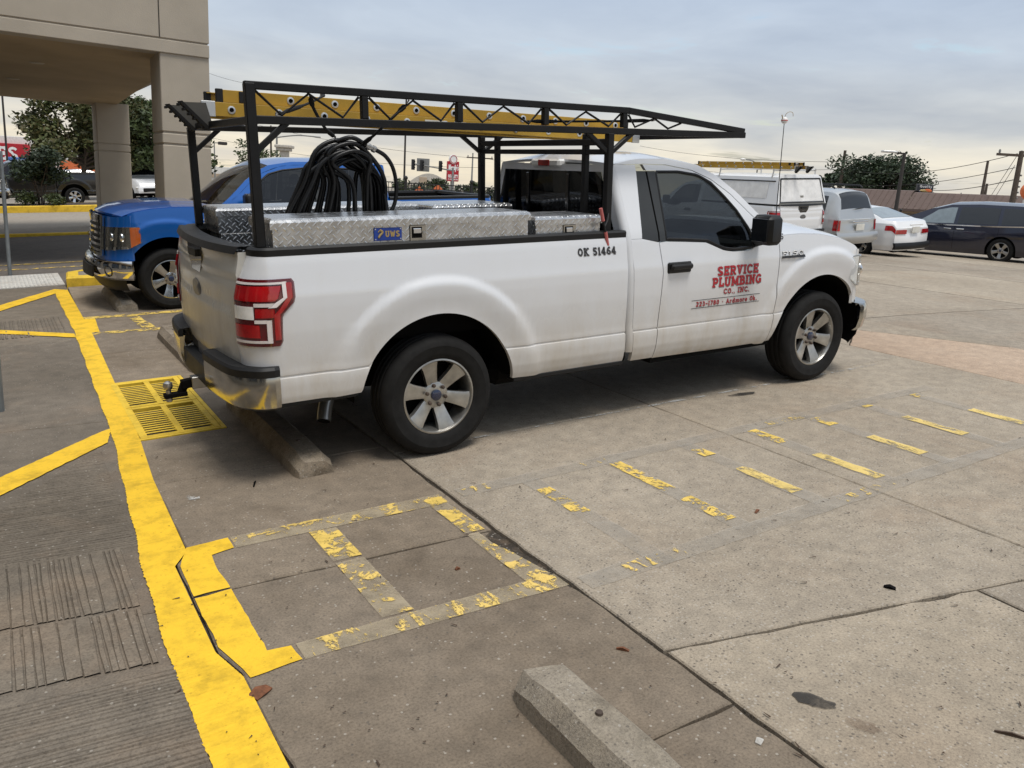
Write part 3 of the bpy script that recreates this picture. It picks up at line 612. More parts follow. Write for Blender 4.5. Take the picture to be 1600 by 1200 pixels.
# ================================================================== VEHICLE PARTS
def wheel(parent, x, y, s, R=.387, rim=.245, wd=.245, style='six', mats=('rubber', 'alloy')):
    """local wheel; s=+1 left, -1 right; outer face at |y|"""
    yc = y-s*wd/2; h = wd/2
    Y = lambda v: yc+s*v
    m = MB()
    prof = [(rim-.012, -h*.6), (rim+.004, -h*.92), (rim+.05, -h*1.03), (R-.055, -h*1.03), (R-.016, -h*.88), (R-.003, -h*.70)]
    for g_ in (-.42, 0.0, .42):
        prof += [(R, g_*h-.016), (R-.007, g_*h-.012), (R-.007, g_*h+.012), (R, g_*h+.016)]
    prof += [(R-.003, h*.70), (R-.016, h*.88), (R-.040, h*1.0), (R-.058, h*1.035), (R-.062, h*1.02), (rim+.045, h*1.04), (rim+.012, h*.94), (rim-.002, h*.84), (rim-.012, h*.6)]
    m.lathe([(r, Y(a)-y) for r, a in prof], (0, 0, 0), 'y', 56)
    rm = MB(); yo = Y(h*.80)-y
    rm.lathe([(rim-.004, yo), (rim, Y(h*.88)-y), (rim-.010, Y(h*.90)-y), (rim-.018, Y(h*.80)-y), (rim-.024, Y(h*.4)-y), (rim-.03, Y(-h*.8)-y)], (0, 0, 0), 'y', 56)
    fo = lambda v: Y(h*v)-y
    ns = {'six': 6, 'seven': 7, 'five': 5}[style]
    for i in range(ns):
        mm = Matrix.Rotation(2*math.pi*i/ns+.26, 4, 'Y')
        R_ = []
        for (r, w_, f_) in ((.045, .034, .46), (.09, .037, .50), (.14, .042, .62), (.19, .049, .74), (rim-.018, .060, .80)):
            R_.append([mm @ V((r, fo(f_-.35), -w_)), mm @ V((r, fo(f_-.04), -w_)), mm @ V((r, fo(f_), -w_*.55)), mm @ V((r, fo(f_-.02), 0)), mm @ V((r, fo(f_), w_*.55)), mm @ V((r, fo(f_-.04), w_)), mm @ V((r, fo(f_-.35), w_))])
        rm.grid(R_)
    rm.lathe([(.085, fo(.25)), (.085, fo(.46)), (.078, fo(.50)), (.03, fo(.50)), (0, fo(.50))], (0, 0, 0), 'y', 24)
    o = rm.build('wheel', MAT[mats[1]], parent, 40); o.location = (x, y, R)
    m.build('tyre', MAT[mats[0]], o, 30)
    d = MB(); d.lathe([(0, fo(-.2)), (rim-.04, fo(-.2)), (rim-.03, fo(-.6))], (0, 0, 0), 'y', 24); d.build('brake_disc', MAT['under_black'], o)
    c = MB(); c.lathe([(.036, fo(.48)), (.036, fo(.58)), (.030, fo(.61)), (0, fo(.62))], (0, 0, 0), 'y', 24); hc = c.build('hub_cap', MAT['badge_blue'], o)
    for i in range(6 if ns == 6 else 5):
        t = 2*math.pi*(i+.5)/(6 if ns == 6 else 5)+.26
        n_ = MB(); n_.lathe([(.0125, fo(.44)), (.0125, fo(.60)), (.009, fo(.66)), (0, fo(.68))], (.066*math.cos(t), 0, .066*math.sin(t)), 'y', 8); n_.build('lug_nut', MAT['rust_steel'], o)
    return o
PROF = [(.38, .90), (.43, .945), (.47, .962), (.53, .975), (.60, .978), (.644, .976), (.648, .962), (.656, .962), (.660, .970), (.70, .969), (.90, .976), (1.03, .975), (1.10, .972), (1.15, .963), (1.22, .952), (1.28, .942), (1.335, .928), (1.8, .735), (1.95, .67)]
_z = np.linspace(.3, 2.0, 1701); _p = np.interp(_z, [a for a, b in PROF], [b for a, b in PROF]); _k = np.ones(5)/5; _ps = np.convolve(np.pad(_p, 2, mode='edge'), _k, 'valid')
def prof(z): return float(np.interp(z, _z, _ps))

def pickup(name, label, loc, rz, sp_, paint_, cat='pickup truck', group=None, scale=1, gate=None, wheels='six', rim_mat='alloy'):
    T = thing(name, label, cat, loc, rz, group, scale=scale); FTT = sp_.get('ft', [(-.64, 1.262), (-.32, 1.268), (-.08, 1.256), (.17, 1.215), (.37, 1.15), (.52, 1.08)]); ND = sp_.get('nd', 0); FLR = sp_.get('flare', .9)
    xf = sp_['wb']; cb = sp_['cb']; xr = sp_.get('xr', -1.0); PM = MAT[paint_]
    WX = (0, xf); WZ = .39; RA = .535
    def Sy(x, z):
        y = prof(z)
        for wx in WX:
            d = math.hypot(x-wx, (z-WZ)*.98)
            if d < .80 and z < 1.2: y += FLR*(.024*smoothstep(.76, .70, d)-.018*smoothstep(.70, .53, d))
        if x > xf+.30: y -= .20*((x-xf-.30)/.35)**2
        return y
    def arch(x, lo):
        z = lo
        for wx in WX:
            dx = abs(x-wx)
            if dx < RA: z = max(z, WZ+math.sqrt(RA*RA-dx*dx))
        return z
    def xs(a, b, step=.035):
        pts_ = list(np.linspace(a, b, max(3, int((b-a)/step))))
        for wx in WX:
            for t in np.linspace(0, math.pi, 40): pts_.append(wx+RA*math.cos(t))
            pts_ += [wx-RA*.99, wx+RA*.99]
        pts_ = sorted(p for p in pts_ if a-1e-6 <= p <= b+1e-6); o_ = [pts_[0]]
        for p in pts_[1:]:
            if p-o_[-1] > .004: o_.append(p)
        o_[-1] = b
        return o_
    ZG = sorted(set([round(float(z), 4) for z in np.linspace(.40, 1.335, 74)]+[.6435, .6475, .6565, .6605]))
    ZG = [z for z in ZG if not (.640 < z < .664) or z in (.6435, .6475, .6565, .6605)]
    for s in (-1, 1):
        Pm = lambda x, z, off=0: V((x, s*(Sy(x, z)+off), z))
        fl = lambda p: V((p.x, p.y-s*.03, p.z))
        def coons(B, Tp, Lf, Rt, n, m_, off=0, flange=True):
            B, Tp, Lf, Rt = [resamp([(a, 0, b) for a, b in c], k) for c, k in ((B, n), (Tp, n), (Lf, m_), (Rt, m_))]; G_ = []
            for j in range(m_):
                v = j/(m_-1); row = []
                for i in range(n):
                    u = i/(n-1); p = B[i]*(1-v)+Tp[i]*v+Lf[j]*(1-u)+Rt[j]*u-(B[0]*(1-u)*(1-v)+B[-1]*u*(1-v)+Tp[0]*(1-u)*v+Tp[-1]*u*v); row.append(Pm(p.x, p.z, off))
                G_.append(row)
            return MB().grid(G_, fl if flange else None)
        # ---- bed side with its rounded rear corner
        x1b = cb-.035; cols = []
        for i in range(11):
            t = rad(90)*i/10; cols.append((xr-.135*math.cos(t), .80+.175*math.sin(t), -math.cos(t)/.135, math.sin(t)/.175))
        colsn = []
        for (px, py, nx, ny) in cols:
            l_ = math.hypot(nx, ny); colsn.append((px, py, nx/l_, ny/l_))
        colsn += [(x, .975, 0, 1) for x in xs(xr+.02, x1b)]
        def bm(px, py, nx, ny, z, off=0):
            d = (Sy(px, z) if px > xr else prof(z))-.975+off
            return V((px+nx*d-.035*smoothstep(1.33, 1.12, z)*max(0, -nx)**2, s*(py+ny*d), z))
        R_ = []
        for z in ZG:
            row = []
            for c in colsn:
                lo = arch(c[0], .50 if c[0] < 0 else .44); row.append(bm(*c, max(z, lo)))
            R_.append(row)
        MB().grid(R_, fl).build('bed_side', PM, T)
        # arc-length along the corner for the tail lamp
        def cs(u):        # u metres from the tailgate seam
            P_ = colsn; d = 0
            for a, b in zip(P_, P_[1:]):
                l_ = math.hypot(b[0]-a[0], b[1]-a[1])
                if d+l_ >= u or b is P_[-1]:
                    t = (u-d)/l_; return tuple(a[k]*(1-t)+b[k]*t for k in range(4))
                d += l_
        def lamp(nm, zs, ul, ur, mat, off, par, n=14):
            G_ = []
            for k in range(len(zs)):
                G_.append([bm(*cs((ul[k]+(ur[k]-ul[k])*i/n)*.88), zs[k], off) for i in range(n+1)])
            return MB().grid(G_, lambda p: V((p.x+.012, p.y-s*.012, p.z))).build(nm, mat, par)
        tl = lamp('tail_lamp', [.835, .86, .99, 1.01, 1.07, 1.10, 1.18, 1.20], [.0]*8, [.285, .30, .305, .315, .385, .395, .395, .38], MAT['dark_red'], .010, T)
        lamp('lens', [1.085, 1.10, 1.165], [.022]*3, [.27, .29, .315], MAT['red_lens'], .016, tl); lamp('lens', [.885, .955], [.022]*2, [.19, .19], MAT['red_lens'], .016, tl)
        lamp('lens', [.87, .96, 1.01, 1.045, 1.10, 1.18], [.262, .262, .262, .30, .345, .345], [.29, .29, .295, .335, .38, .38], MAT['red_lens'], .0155, tl)
        lamp('lens', [.995, 1.045], [.175, .175], [.262, .262], MAT['red_lens'], .0152, tl); lamp('reverse_lamp', [.985, 1.055], [.022]*2, [.165, .165], MAT['reflector'], .016, tl)
        lamp('light_strip', [1.174, 1.185], [.022]*2, [.345, .345], MAT['white_strip'], .018, tl); lamp('light_strip', [1.10, 1.186], [.322, .322], [.345, .345], MAT['white_strip'], .0185, tl)
        lamp('light_strip', [1.05, 1.10], [.235, .318], [.275, .345], MAT['white_strip'], .0186, tl); lamp('light_strip', [1.055, 1.074], [.17]*2, [.25, .262], MAT['white_strip'], .0182, tl)
        lamp('light_strip', [.965, .983], [.17]*2, [.245, .245], MAT['white_strip'], .018, tl); lamp('light_strip', [.855, .983], [.226]*2, [.245, .245], MAT['white_strip'], .0185, tl); lamp('light_strip', [.855, .868], [.022]*2, [.235, .235], MAT['white_strip'], .018, tl)
        # rail cap, inner wall
        m = MB(); m.grid([[bm(*c, 1.33, a)*1.0+V((0, 0, z-1.33)) for c in colsn] for a, z in ((.004, 1.318), (.006, 1.352), (-.006, 1.364), (-.075, 1.364), (-.085, 1.33))])
        m.build('rail_cap', MAT['black_plastic'], T)
        m = MB(); m.box(xr-.08, x1b, s*.80-.02, s*.80+.02, .78, 1.335); m.box(-.42, .42, min(s*.52, s*.80), max(s*.52, s*.80), .78, 1.0, .04); m.build('bed_wall', MAT['under_black'], T)
        for x0_, x1_, z_ in ((xr-.05, -RA-.01, .498), (RA+.01, x1b, .438)): MB().box(x0_, x1_, min(s*.86, s*.955), max(s*.86, s*.955), z_-.025, z_+.004, .004).build('sill_strip', MAT['black_plastic'], T)
        # ---- cab corner, doors
        D0 = sp_['doors'][0]
        lowL = [(cb+.045, .44), (cb+.02, 1.1), (cb+.008, 1.30)]; lowR = [(a-.007, b) for a, b in D0['seam_r']]
        R_ = []
        for z in [z for z in ZG if z < 1.30]+[1.30]:
            xl, xrr = interp(z, [(b_, a_) for a_, b_ in lowL]), interp(z, [(b_, a_) for a_, b_ in lowR]); R_.append([Pm(x, min(max(z, .43), 1.30 if x < sp_['app'][0][0] else 1.30-.03*min(1, (x-sp_['app'][0][0])/max(.01, lowR[-1][0]-sp_['app'][0][0])))) for x in np.linspace(xl, xrr, 16)])
        MB().grid(R_, fl).build('cab_corner', PM, T)
        coons([(cb+.008, 1.302), (sp_['app'][0][0]-.002, 1.302)], [(cb, 1.80), (sp_['app'][1][0]-.002, 1.80)], [(cb+.008, 1.302), (cb-.002, 1.6), (cb, 1.80)], [(sp_['app'][0][0]-.002, 1.302), (sp_['app'][1][0]-.002, 1.757), (sp_['app'][1][0]-.002, 1.80)], 8, 20).build('cab_pillar', PM, T)
        a0, a1 = sp_['app']
        coons([(a0[0], 1.292), (lowR[-1][0], 1.280)], [(a1[0], 1.757), (lowR[-1][0]+.006, 1.757)], [(a0[0], 1.292), (a1[0], 1.757)], [(lowR[-1][0], 1.280), (lowR[-1][0]+.006, 1.757)], 4, 10, -.002).build('pillar_trim', MAT['grey_applique'], T)
        # rounding of the cab's rear corner into the back wall
        R_ = []
        for z in np.linspace(.5, 1.80, 30):
            row = []
            for i in range(7):
                t = rad(90)*i/6; row.append(V((cb+.005-.05*math.sin(t)+interp(z, [(.5, .035), (1.1, .012), (1.8, -.004)]), s*(Sy(cb, z)-.05*(1-math.cos(t))), z)))
            R_.append(row)
        MB().grid(R_).build('cab_edge', PM, T)
        for D in sp_['doors']:
            sr, sf, bt = D['seam_r'], D['seam_f'], D['belt']
            R_ = []
            for z in ZG:
                xl, xrr = interp(z, [(b_, a_) for a_, b_ in sr]), interp(z, [(b_, a_) for a_, b_ in sf]); row = []
                for i in range(45):
                    x = xl+(xrr-xl)*i/44; hi_ = interp(x, bt); lo_ = sr[0][1]+(sf[0][1]-sr[0][1])*i/44; row.append(Pm(x, min(max(z, lo_), hi_)))
                R_.append(row)
            dr = MB().grid(R_, fl).build('door', PM, T)
            hx = D['handle']; m = MB(); zc = 1.085
            ym = Sy(hx, zc)
            m.box(hx-.115, hx+.115, min(s*(ym-.01), s*(ym+.012)), max(s*(ym-.01), s*(ym+.012)), zc-.04, zc+.04, .012); m.box(hx-.10, hx+.105, min(s*(ym+.012), s*(ym+.045)), max(s*(ym+.012), s*(ym+.045)), zc-.012, zc+.028, .012)
            m.build('handle', MAT[sp_.get('handle_mat', 'black_plastic')], dr)
            gb, gt = D['glass']
            G_ = []
            gB, gT = resamp([(a, 0, b) for a, b in gb], 30), resamp([(a, 0, b) for a, b in gt], 30)
            for j in range(11):
                G_.append([Pm(p.x, p.z, -.012) for p in (gB[i].lerp(gT[i], j/10) for i in range(30))])
            MB().grid(G_).build('window', MAT['tinted_glass'], T)
            loop = [(p.x, p.z) for p in gB]+[(p.x, p.z) for p in gT[::-1]]; loop = resamp([(a, 0, b) for a, b in loop+loop[:1]], 90)
            MB().tube([Pm(p.x, p.z, -.006) for p in loop[:-1]], .011, 6, closed=True).build('window_seal', MAT['black_plastic'], dr)
            for nm, A, B in D['frames']:
                A_, B_ = resamp([(a, 0, b) for a, b in A], 34), resamp([(a, 0, b) for a, b in B], 34)
                MB().grid([[Pm(p.x, p.z, 0) for p in (A_[i].lerp(B_[i], j/5) for i in range(34))] for j in range(6)], fl).build('door_frame' if nm != 'grey' else 'pillar_trim', MAT['grey_applique'] if nm == 'grey' else PM, T)
        OC = sp_['outer']; SC = sp_['seam_top']
        A_, B_ = resamp([(a, 0, b) for a, b in SC], 40), resamp([(a, 0, b) for a, b in OC], 40)
        MB().grid([[Pm(p.x, p.z) for p in (A_[i].lerp(B_[i], .06+.94*j/5) for i in range(40))] for j in range(6)], fl).build('roof_rail', PM, T)
        # ---- front fender
        X_ = xs(sp_['doors'][-1]['seam_f'][2][0]+.008, xf+.44); sf = sp_['doors'][-1]['seam_f']
        FT = lambda x: interp(x-xf, FTT)
        R_ = []
        for zg in ZG:
            row = []
            for x in X_:
                lo = arch(x, .425 if x < xf else .655); z = min(max(zg, lo), FT(x))
                sh = interp(z, [(b, a-sf[2][0]) for a, b in sf])*max(0, 1-(x-X_[0])/.22); row.append(Pm(x+sh, z))
            R_.append(row)
        MB().grid(R_, fl).build('front_fender', PM, T)
        # wheel houses
        for wx in WX:
            m = MB(); m.lathe([(RA+.035, s*.50), (RA+.035, s*.94)], (wx, 0, WZ-.02), 'y', 28, rad(6), rad(174)); m.lathe([(.05, s*.50), (RA+.035, s*.50)], (wx, 0, WZ-.02), 'y', 28, rad(6), rad(174)); m.build('wheel_liner', MAT['under_black'], T)
        for wx in WX: wheel(T, wx, s*.955, s, style=wheels, mats=('rubber', rim_mat))
        # mirror
        mx = sp_.get('mirror_x', 2.68); m = MB(); y0, y1 = sorted((s*1.0, s*1.20))
        m.box(mx-.075, mx+.075, y0, y1, 1.225, 1.445, .03); m.bar((mx+.06, s*.93, 1.215), (mx+.05, s*1.06, 1.25), .06, .05, .01); mr = m.build('side_mirror', MAT['black_plastic'], T, 50)
        m = MB(); m.box(mx-.081, mx-.073, y0+.03, y1-.02, 1.25, 1.42, .003); m.build('mirror_glass', MAT['dark_glass'], mr)
        # nose path from fender to centre
        NP = resamp(catmull([(xf+.22, .972, 0), (xf+.40, .965, 0), (xf+.53, .915, 0), (xf+.63, .80, 0), (xf+.70, .62, 0), (xf+.75, .35, 0), (xf+.77, 0, 0)], 8), 81)
        def nm_(u, z, off=0, lean=.12):   # u in metres along the path
            tot = 0
            for a, b in zip(NP, NP[1:]):
                l_ = (b-a).length
                if tot+l_ >= u-1e-9 or b is NP[-1]:
                    t = (u-tot)/l_; p = a.lerp(b, t); d = (b-a).normalized(); n_ = V((-d.y, d.x, 0)); n_ = n_ if n_.x+n_.y > 0 else -n_
                    q = p+n_*off; f_ = smoothstep(.1, .5, u); return V((q.x-(z-.75)*lean*f_, s*q.y, z))
                tot += l_
        UL = sum((b-a).length for a, b in zip(NP, NP[1:]))
        def np_(nm, us, zs_lo, zs_hi, mat, off, par, n=24, m__=8, fl_=True):
            G_ = []
            for j in range(m__+1):
                row = []
                for i in range(n+1):
                    t = i/n; u = us[0]+(us[-1]-us[0])*t; lo = float(np.interp(u, us, zs_lo)); hi = float(np.interp(u, us, zs_hi)); row.append(nm_(u, lo+(hi-lo)*j/m__, off))
                G_.append(row)
            return MB().grid(G_, (lambda p: V((p.x-.02, p.y*.985, p.z))) if fl_ else None).build(nm, mat, par)
        np_('nose_panel', [.21, .45, .8, UL], [.645]*4, [1.115+ND, 1.09+ND, 1.095+ND, 1.10+ND], PM, -.004, T)
        hl = np_('headlight', [.10, .24, .60, .66], [.86, .80, .765, .765], [1.06, 1.062, 1.055, 1.05], MAT['chrome_dull'], .008, T)
        np_('turn_lamp', [.10, .115, .22], [.955, .865, .81], [1.045, 1.052, 1.052], MAT[sp_.get('turn', 'amber_lens')], .014, hl, 8, 4)
        np_('reflector', [.24, .42, .43, .64], [.80, .80, .775, .775], [1.045]*4, MAT['reflector'], .006, hl, 14, 4); [MB().sphere(nm_(u_, .93, -.012), 1, 14, 10, (.03, .06, .06)).build('lamp_bowl', MAT['chrome'], hl) for u_ in (.34, .52)]; np_('lamp_trim', [.26, .64], [.795, .775], [.825, .805], MAT['chrome'], .017, hl, 10, 2); np_('lens_cover', [.10, .24, .60, .66], [.865, .805, .77, .77], [1.055]*4, MAT['clear_lens'], .020, hl)
        # grille half
        bk = np_('grille', [.70, UL], [.705, .70], [1.075+ND, 1.08+ND], MAT['black_plastic'], .004, T)
        for zc in np.linspace(.755, 1.025+ND, 6): np_('grille_bar', [.72, UL], [zc-.016]*2, [zc+.014]*2, MAT[sp_.get('grille_mat', 'chrome')], .030, bk, 12, 2)
        np_('grille_surround', [.67, .735], [.695]*2, [1.10+ND]*2, MAT[sp_.get('grille_mat', 'chrome')], .036, bk, 4, 6); np_('grille_surround', [.70, UL], [1.045+ND]*2, [1.11+ND]*2, MAT[sp_.get('grille_mat', 'chrome')], .036, bk, 12, 2); np_('grille_surround', [.70, UL], [.69]*2, [.728]*2, MAT[sp_.get('grille_mat', 'chrome')], .034, bk, 12, 2)
        # front bumper half
        G_ = []
        for z, o_ in ((.655, .02), (.65, .085), (.62, .105), (.52, .105), (.44, .085), (.41, .05)):
            G_.append([nm_(u, z, o_, 0) for u in np.linspace(.22, UL, 30)])
        fb = MB().grid(G_, lambda p: V((p.x-.02, p.y*.98, p.z))).build('front_bumper', MAT[sp_.get('bump_mat', 'chrome')], T)
        np_('bumper_intake', [.78, UL], [.43, .425], [.565, .575], MAT['black_plastic'], .112, fb, 12, 3); p_ = nm_(.47, .525, .100, 0)
        q_ = nm_(.47, .525, .2, 0)-p_; q_.normalize(); m = MB(); rotm = q_.to_track_quat('Z', 'Y').to_matrix().to_4x4(); rotm.translation = p_
        ml = MB().lathe([(.072, -.02), (.072, .006), (.062, .008), (.056, -.02), (0, -.02)], n=24); ml.v = [tuple(rotm @ V(v)) for v in ml.v]; ml.build('fog_lamp', MAT['black_gloss'], fb)
        G_ = [[nm_(u, z, o_, 0) for u in np.linspace(.30, UL, 16)] for z, o_ in ((.42, .05), (.36, .04), (.27, -.02))]
        MB().grid(G_).build('valance', MAT['black_plastic'], T)
    # ---- pieces that span the width
    OC = [p for p in sp_['outer']]
    tops = [p for p in OC if p[0] <= 2.30]; ny = 17; yv = np.linspace(-1, 1, ny)
    def outer_at(x): return interp(x, OC)
    R_ = []
    for x in np.linspace(OC[0][0]-.02, 2.30, 16):
        z0 = outer_at(x); Y = Sy(x, z0); cr = .045*smoothstep(OC[0][0]-.25, OC[0][0]+.3, x)*smoothstep(2.75, 2.1, x)+.012
        R_.append([V((x+.05*(1-abs(v)**2)*smoothstep(1.9, 2.3, x)-.02*(1-v*v)*smoothstep(OC[0][0]+.3, OC[0][0], x), v*Y, z0+cr*(1-abs(v)**2.4))) for v in yv])
    MB().grid(R_, lambda p: V((p.x, p.y*.99, p.z-.02))).build('roof', PM, T)
    R_ = []
    for k in range(11):
        t = k/10; x = 2.30+(3.02-2.30)*t; z0 = outer_at(x); Y = Sy(x, z0)-.01
        R_.append([V((x+.05*(1-v*v)+.12*t*(1-v*v), v*Y, z0+.008*(1-v*v)+.035*(1-t)*(1-v*v))) for v in yv])
    MB().grid(R_).build('windshield', MAT['windshield_glass'], T)
    R_ = []
    for k in range(5):
        x = 3.0+.10*k/4; R_.append([V((x+.17*(1-v*v), v*.86, 1.285-.01*k/4+.02*(1-v*v)-.004)) for v in yv])
    MB().grid(R_).build('cowl', MAT['black_plastic'], T)
    R_ = []
    for k in range(19):
        t = k/18; row = []
        for v in np.linspace(-1, 1, 33):
            a = abs(v); x = (3.06+.15*(1-a*a))*(1-t)+t*(xf+.50+.19*(1-a**2.2)); xe = 3.0+(xf+.50-3.0)*t
            z0 = interp(xe-xf, FTT)+.006; Y = (Sy(min(xe, xf+.5), z0)-.012)
            row.append(V((x if a < .999 else xe, v*Y, z0+(.052-.02*t)*(1-a**4)+.014*(smoothstep(.62, .5, a)-.0)*(1-t*.6))))
        R_.append(row)
    MB().grid(R_, lambda p: V((p.x, p.y*.985, p.z-.03))).build('hood', PM, T)
    # cab back wall with window, roof lamp
    xb = cb-.045; R_ = []
    for z in np.linspace(.55, 1.80, 26):
        Y = Sy(cb, z)-.048; dx = interp(z, [(.5, .035), (1.1, .012), (1.8, -.004)]); R_.append([V((xb+.005+dx-.025*(1-v*v)*smoothstep(1.0, 1.6, z), v*Y, z)) for v in yv])
    hole = [r for r in R_ if 1.24 <= r[0].z <= 1.74]
    lo = [r for r in R_ if r[0].z <= 1.26]; hi = [r for r in R_ if r[0].z >= 1.72]
    MB().grid(lo).grid(hi).build('cab_back', PM, T)
    for sg_ in (-1, 1):
        MB().grid([[r[0 if sg_ < 0 else -1].lerp(r[ny//2], t) for t in (0, .045, .09)] for r in R_ if 1.24 <= r[0].z <= 1.75]).build('cab_back', PM, T)
    MB().grid([[V((r[0].x*.0+p.x-.004, p.y, p.z)) for p in [r[0].lerp(r[ny//2], .085), *r[1:-1], r[-1].lerp(r[ny//2], .085)]] for r in R_ if 1.24 <= r[0].z <= 1.75]).build('rear_window', MAT['black_glass'], T)
    for yy in (-.27, .27): MB().box(xb-.03, xb-.012, yy-.018, yy+.018, 1.26, 1.73, .004).build('window_divider', MAT['black_gloss'], T)
    m = MB(); m.box(xb-.055, xb+.03, -.19, .19, 1.775, 1.835, .015); bl = m.build('brake_lamp', MAT['reflector'], T); m = MB(); m.box(xb-.062, xb-.054, -.075, .075, 1.783, 1.828, .003); m.build('lens', MAT['red_lens'], bl)
    # bed floor, bulkhead, tailgate
    x1b = cb-.035; m = MB(); m.box(xr-.1, x1b, -.80, .80, .76, .80); m.box(x1b-.05, x1b, -.90, .90, .76, 1.335, .01); m.build('bed_floor', MAT['under_black'], T)
    R_ = []
    for z in [.60+.735*i/30 for i in range(31)]:
        row = []
        for v in np.linspace(-1, 1, 41):
            b_ = .048*(1-abs(v)**2.2); sc = .012*smoothstep(1.215, 1.19, z)*smoothstep(.70, .80, z)-.010*smoothstep(1.02, .98, z)*smoothstep(.74, .80, z)*(1-smoothstep(.84, .90, abs(v))); lip = .02*smoothstep(1.24, 1.33, z)
            row.append(V((xr-.137-b_+sc-lip*(1-abs(v)**3)+.03*smoothstep(.75, .60, z)-.035*smoothstep(1.33, 1.12, z), v*.795, z-.012*(1-abs(v)**2)*smoothstep(1.0, 1.33, z))))
        R_.append(row)
    tg = MB().grid(R_, lambda p: V((p.x+.05, p.y, p.z))).build('tailgate', MAT[gate or paint_], T)
    R_ = []
    for k in range(9):
        t = k/8; zz_ = 1.364 if 0 < k < 8 else 1.325
        R_.append([V((xr-.155-.058*(1-abs(v)**2.2)+t*.15, v*.797, zz_-.012*(1-v*v)+(.004 if k in (2, 4, 6) else 0))) for v in np.linspace(-1, 1, 31)])
    MB().grid(R_).build('gate_cap', MAT['black_plastic'], tg)
    m = MB(); xg = xr-.205
    m.prism([(-.20, 1.325), (.20, 1.325), (.18, 1.23), (.11, 1.15), (-.11, 1.15), (-.18, 1.23)], xg, xg+.03, lambda a, b, c: (c, a, b)); hd = m.build('gate_handle', MAT['black_gloss'], tg, 0)
    m = MB(); m.prism([(-.11, 1.29), (.11, 1.29), (.10, 1.245), (-.10, 1.245)], xg-.018, xg, lambda a, b, c: (c, a, b)); m.build('grip', MAT['black_plastic'], hd, 0)
    m = MB(); m.lathe([(0, -.008), (.052, -.008), (.06, 0)], (xr-.206, 0, 0), 'x', 32); m.v = [(a, b*1.9, 1.045+c) for a, b, c in m.v]; m.build('badge', MAT['badge_grey'], tg)
    # rear bumper
    BP = resamp(catmull([(xr-.035, -.988, 0), (xr-.12, -.965, 0), (xr-.218, -.84, 0), (xr-.255, -.60, 0), (xr-.27, -.36, 0)], 8), 30)
    for s in (-1, 1):
        def sw(prof_, lo=0, hi=30):
            G_ = []
            for (o_, z) in prof_:
                row = []
                for i in range(lo, hi):
                    a = BP[max(0, i-1)]; b = BP[min(29, i+1)]; d = (b-a).normalized(); n_ = V((-abs(d.y), -abs(d.x), 0)); row.append(V((BP[i].x+n_.x*o_, -s*(BP[i].y+n_.y*o_), z)))
                G_.append(row)
            return MB().grid(G_, lambda p: V((p.x+.03, p.y*.99, p.z)))
        rb = sw([(-.02, .47), (0, .485), (.012, .55), (.012, .64), (.004, .672)]).build('rear_bumper', MAT['chrome_dull'], T)
        G_ = []
        for (o_, z, k) in ((.016, .665, 0), (.016, .705, 0), (.004, .72, 0), (-.02, .722, 1), (-.05, .718, 1), (-.08, .722, 1), (-.11, .718, 1), (-.135, .715, 1)): G_.append((o_, z))
        sw(G_).build('step_pad', MAT['black_plastic'], rb)
    m = MB(); m.box(xr-.262, xr-.10, -.36, .36, .46, .60, .01); m.box(xr-.20, xr-.08, -.362, .362, .60, .68, .01); m.build('bumper_centre', MAT['black_plastic'], T)
    m = MB(); m.box(xr-.205, xr-.199, -.15, .15, .60-.0, .675, .002); m.build('licence_plate', MAT['badge_grey'], T)
    # hitch, exhaust, chassis
    m = MB(); m.box(xr-.30, xr+.10, -.038, .038, .40, .476, .004); m.build('hitch_receiver', MAT['steel'], T)
    m = MB(); m.bar((xr-.28, 0, .438), (xr-.36, 0, .43), .055, .055, .004); m.bar((xr-.335, 0, .445), (xr-.365, 0, .375), .05, .03, .004); m.bar((xr-.33, 0, .372), (xr-.47, 0, .366), .055, .028, .004); m.build('ball_mount', MAT['under_black'], T)
    m = MB(); m.lathe([(.016, .38), (.016, .405), (.026, .415), (.030, .432), (.026, .452), (.012, .462), (0, .464)], (xr-.44, 0, 0), n=16); m.lathe([(.02, .33), (.02, .352), (0, .352)], (xr-.44, 0, 0), n=6); m.build('hitch_ball', MAT['steel'], T)
    m = MB(); ex = [(-.45, -.55, .48), (-.56, -.57, .43), (-.62, -.60, .35), (-.66, -.655, .255)]; m.tube(catmull(ex, 4), .044, 18); ep = m.build('exhaust_pipe', MAT['steel'], T)
    MB().lathe([(0, 0), (.039, 0)], n=16).build('pipe_bore', MAT['under_black'], ep).matrix_local = Matrix.Translation((-.6608, -.6562, .2528)) @ V((-.04, -.055, -.095)).to_track_quat('Z', 'Y').to_matrix().to_4x4()
    m = MB()
    for yy in (-.48, .48): m.box(xr, xf+.5, yy-.05, yy+.05, .40, .55)
    m.box(.6, xf+.4, -.80, .80, .46, .56); m.box(.5, cb+.2, -.75, -.1, .33, .5, .05); m.box(-.95, -.45, -.35, .35, .42, .62, .06); m.box(xf-.3, xf+.6, -.5, .5, .30, .9); m.box(cb+.25, 3.0, -.93, -.80, .385, .45); m.box(cb+.25, 3.0, .80, .93, .385, .45)
    m.build('chassis', MAT['under_black'], T); m = MB(); m.tube([(0, -.80, .387), (0, .80, .387)], .045, 10); m.sphere((0, 0, .387), .16); m.tube([(xf, -.80, .387), (xf, .80, .387)], .04, 10); m.build('axle', MAT['under_black'], T)
    # cabin
    m = MB()
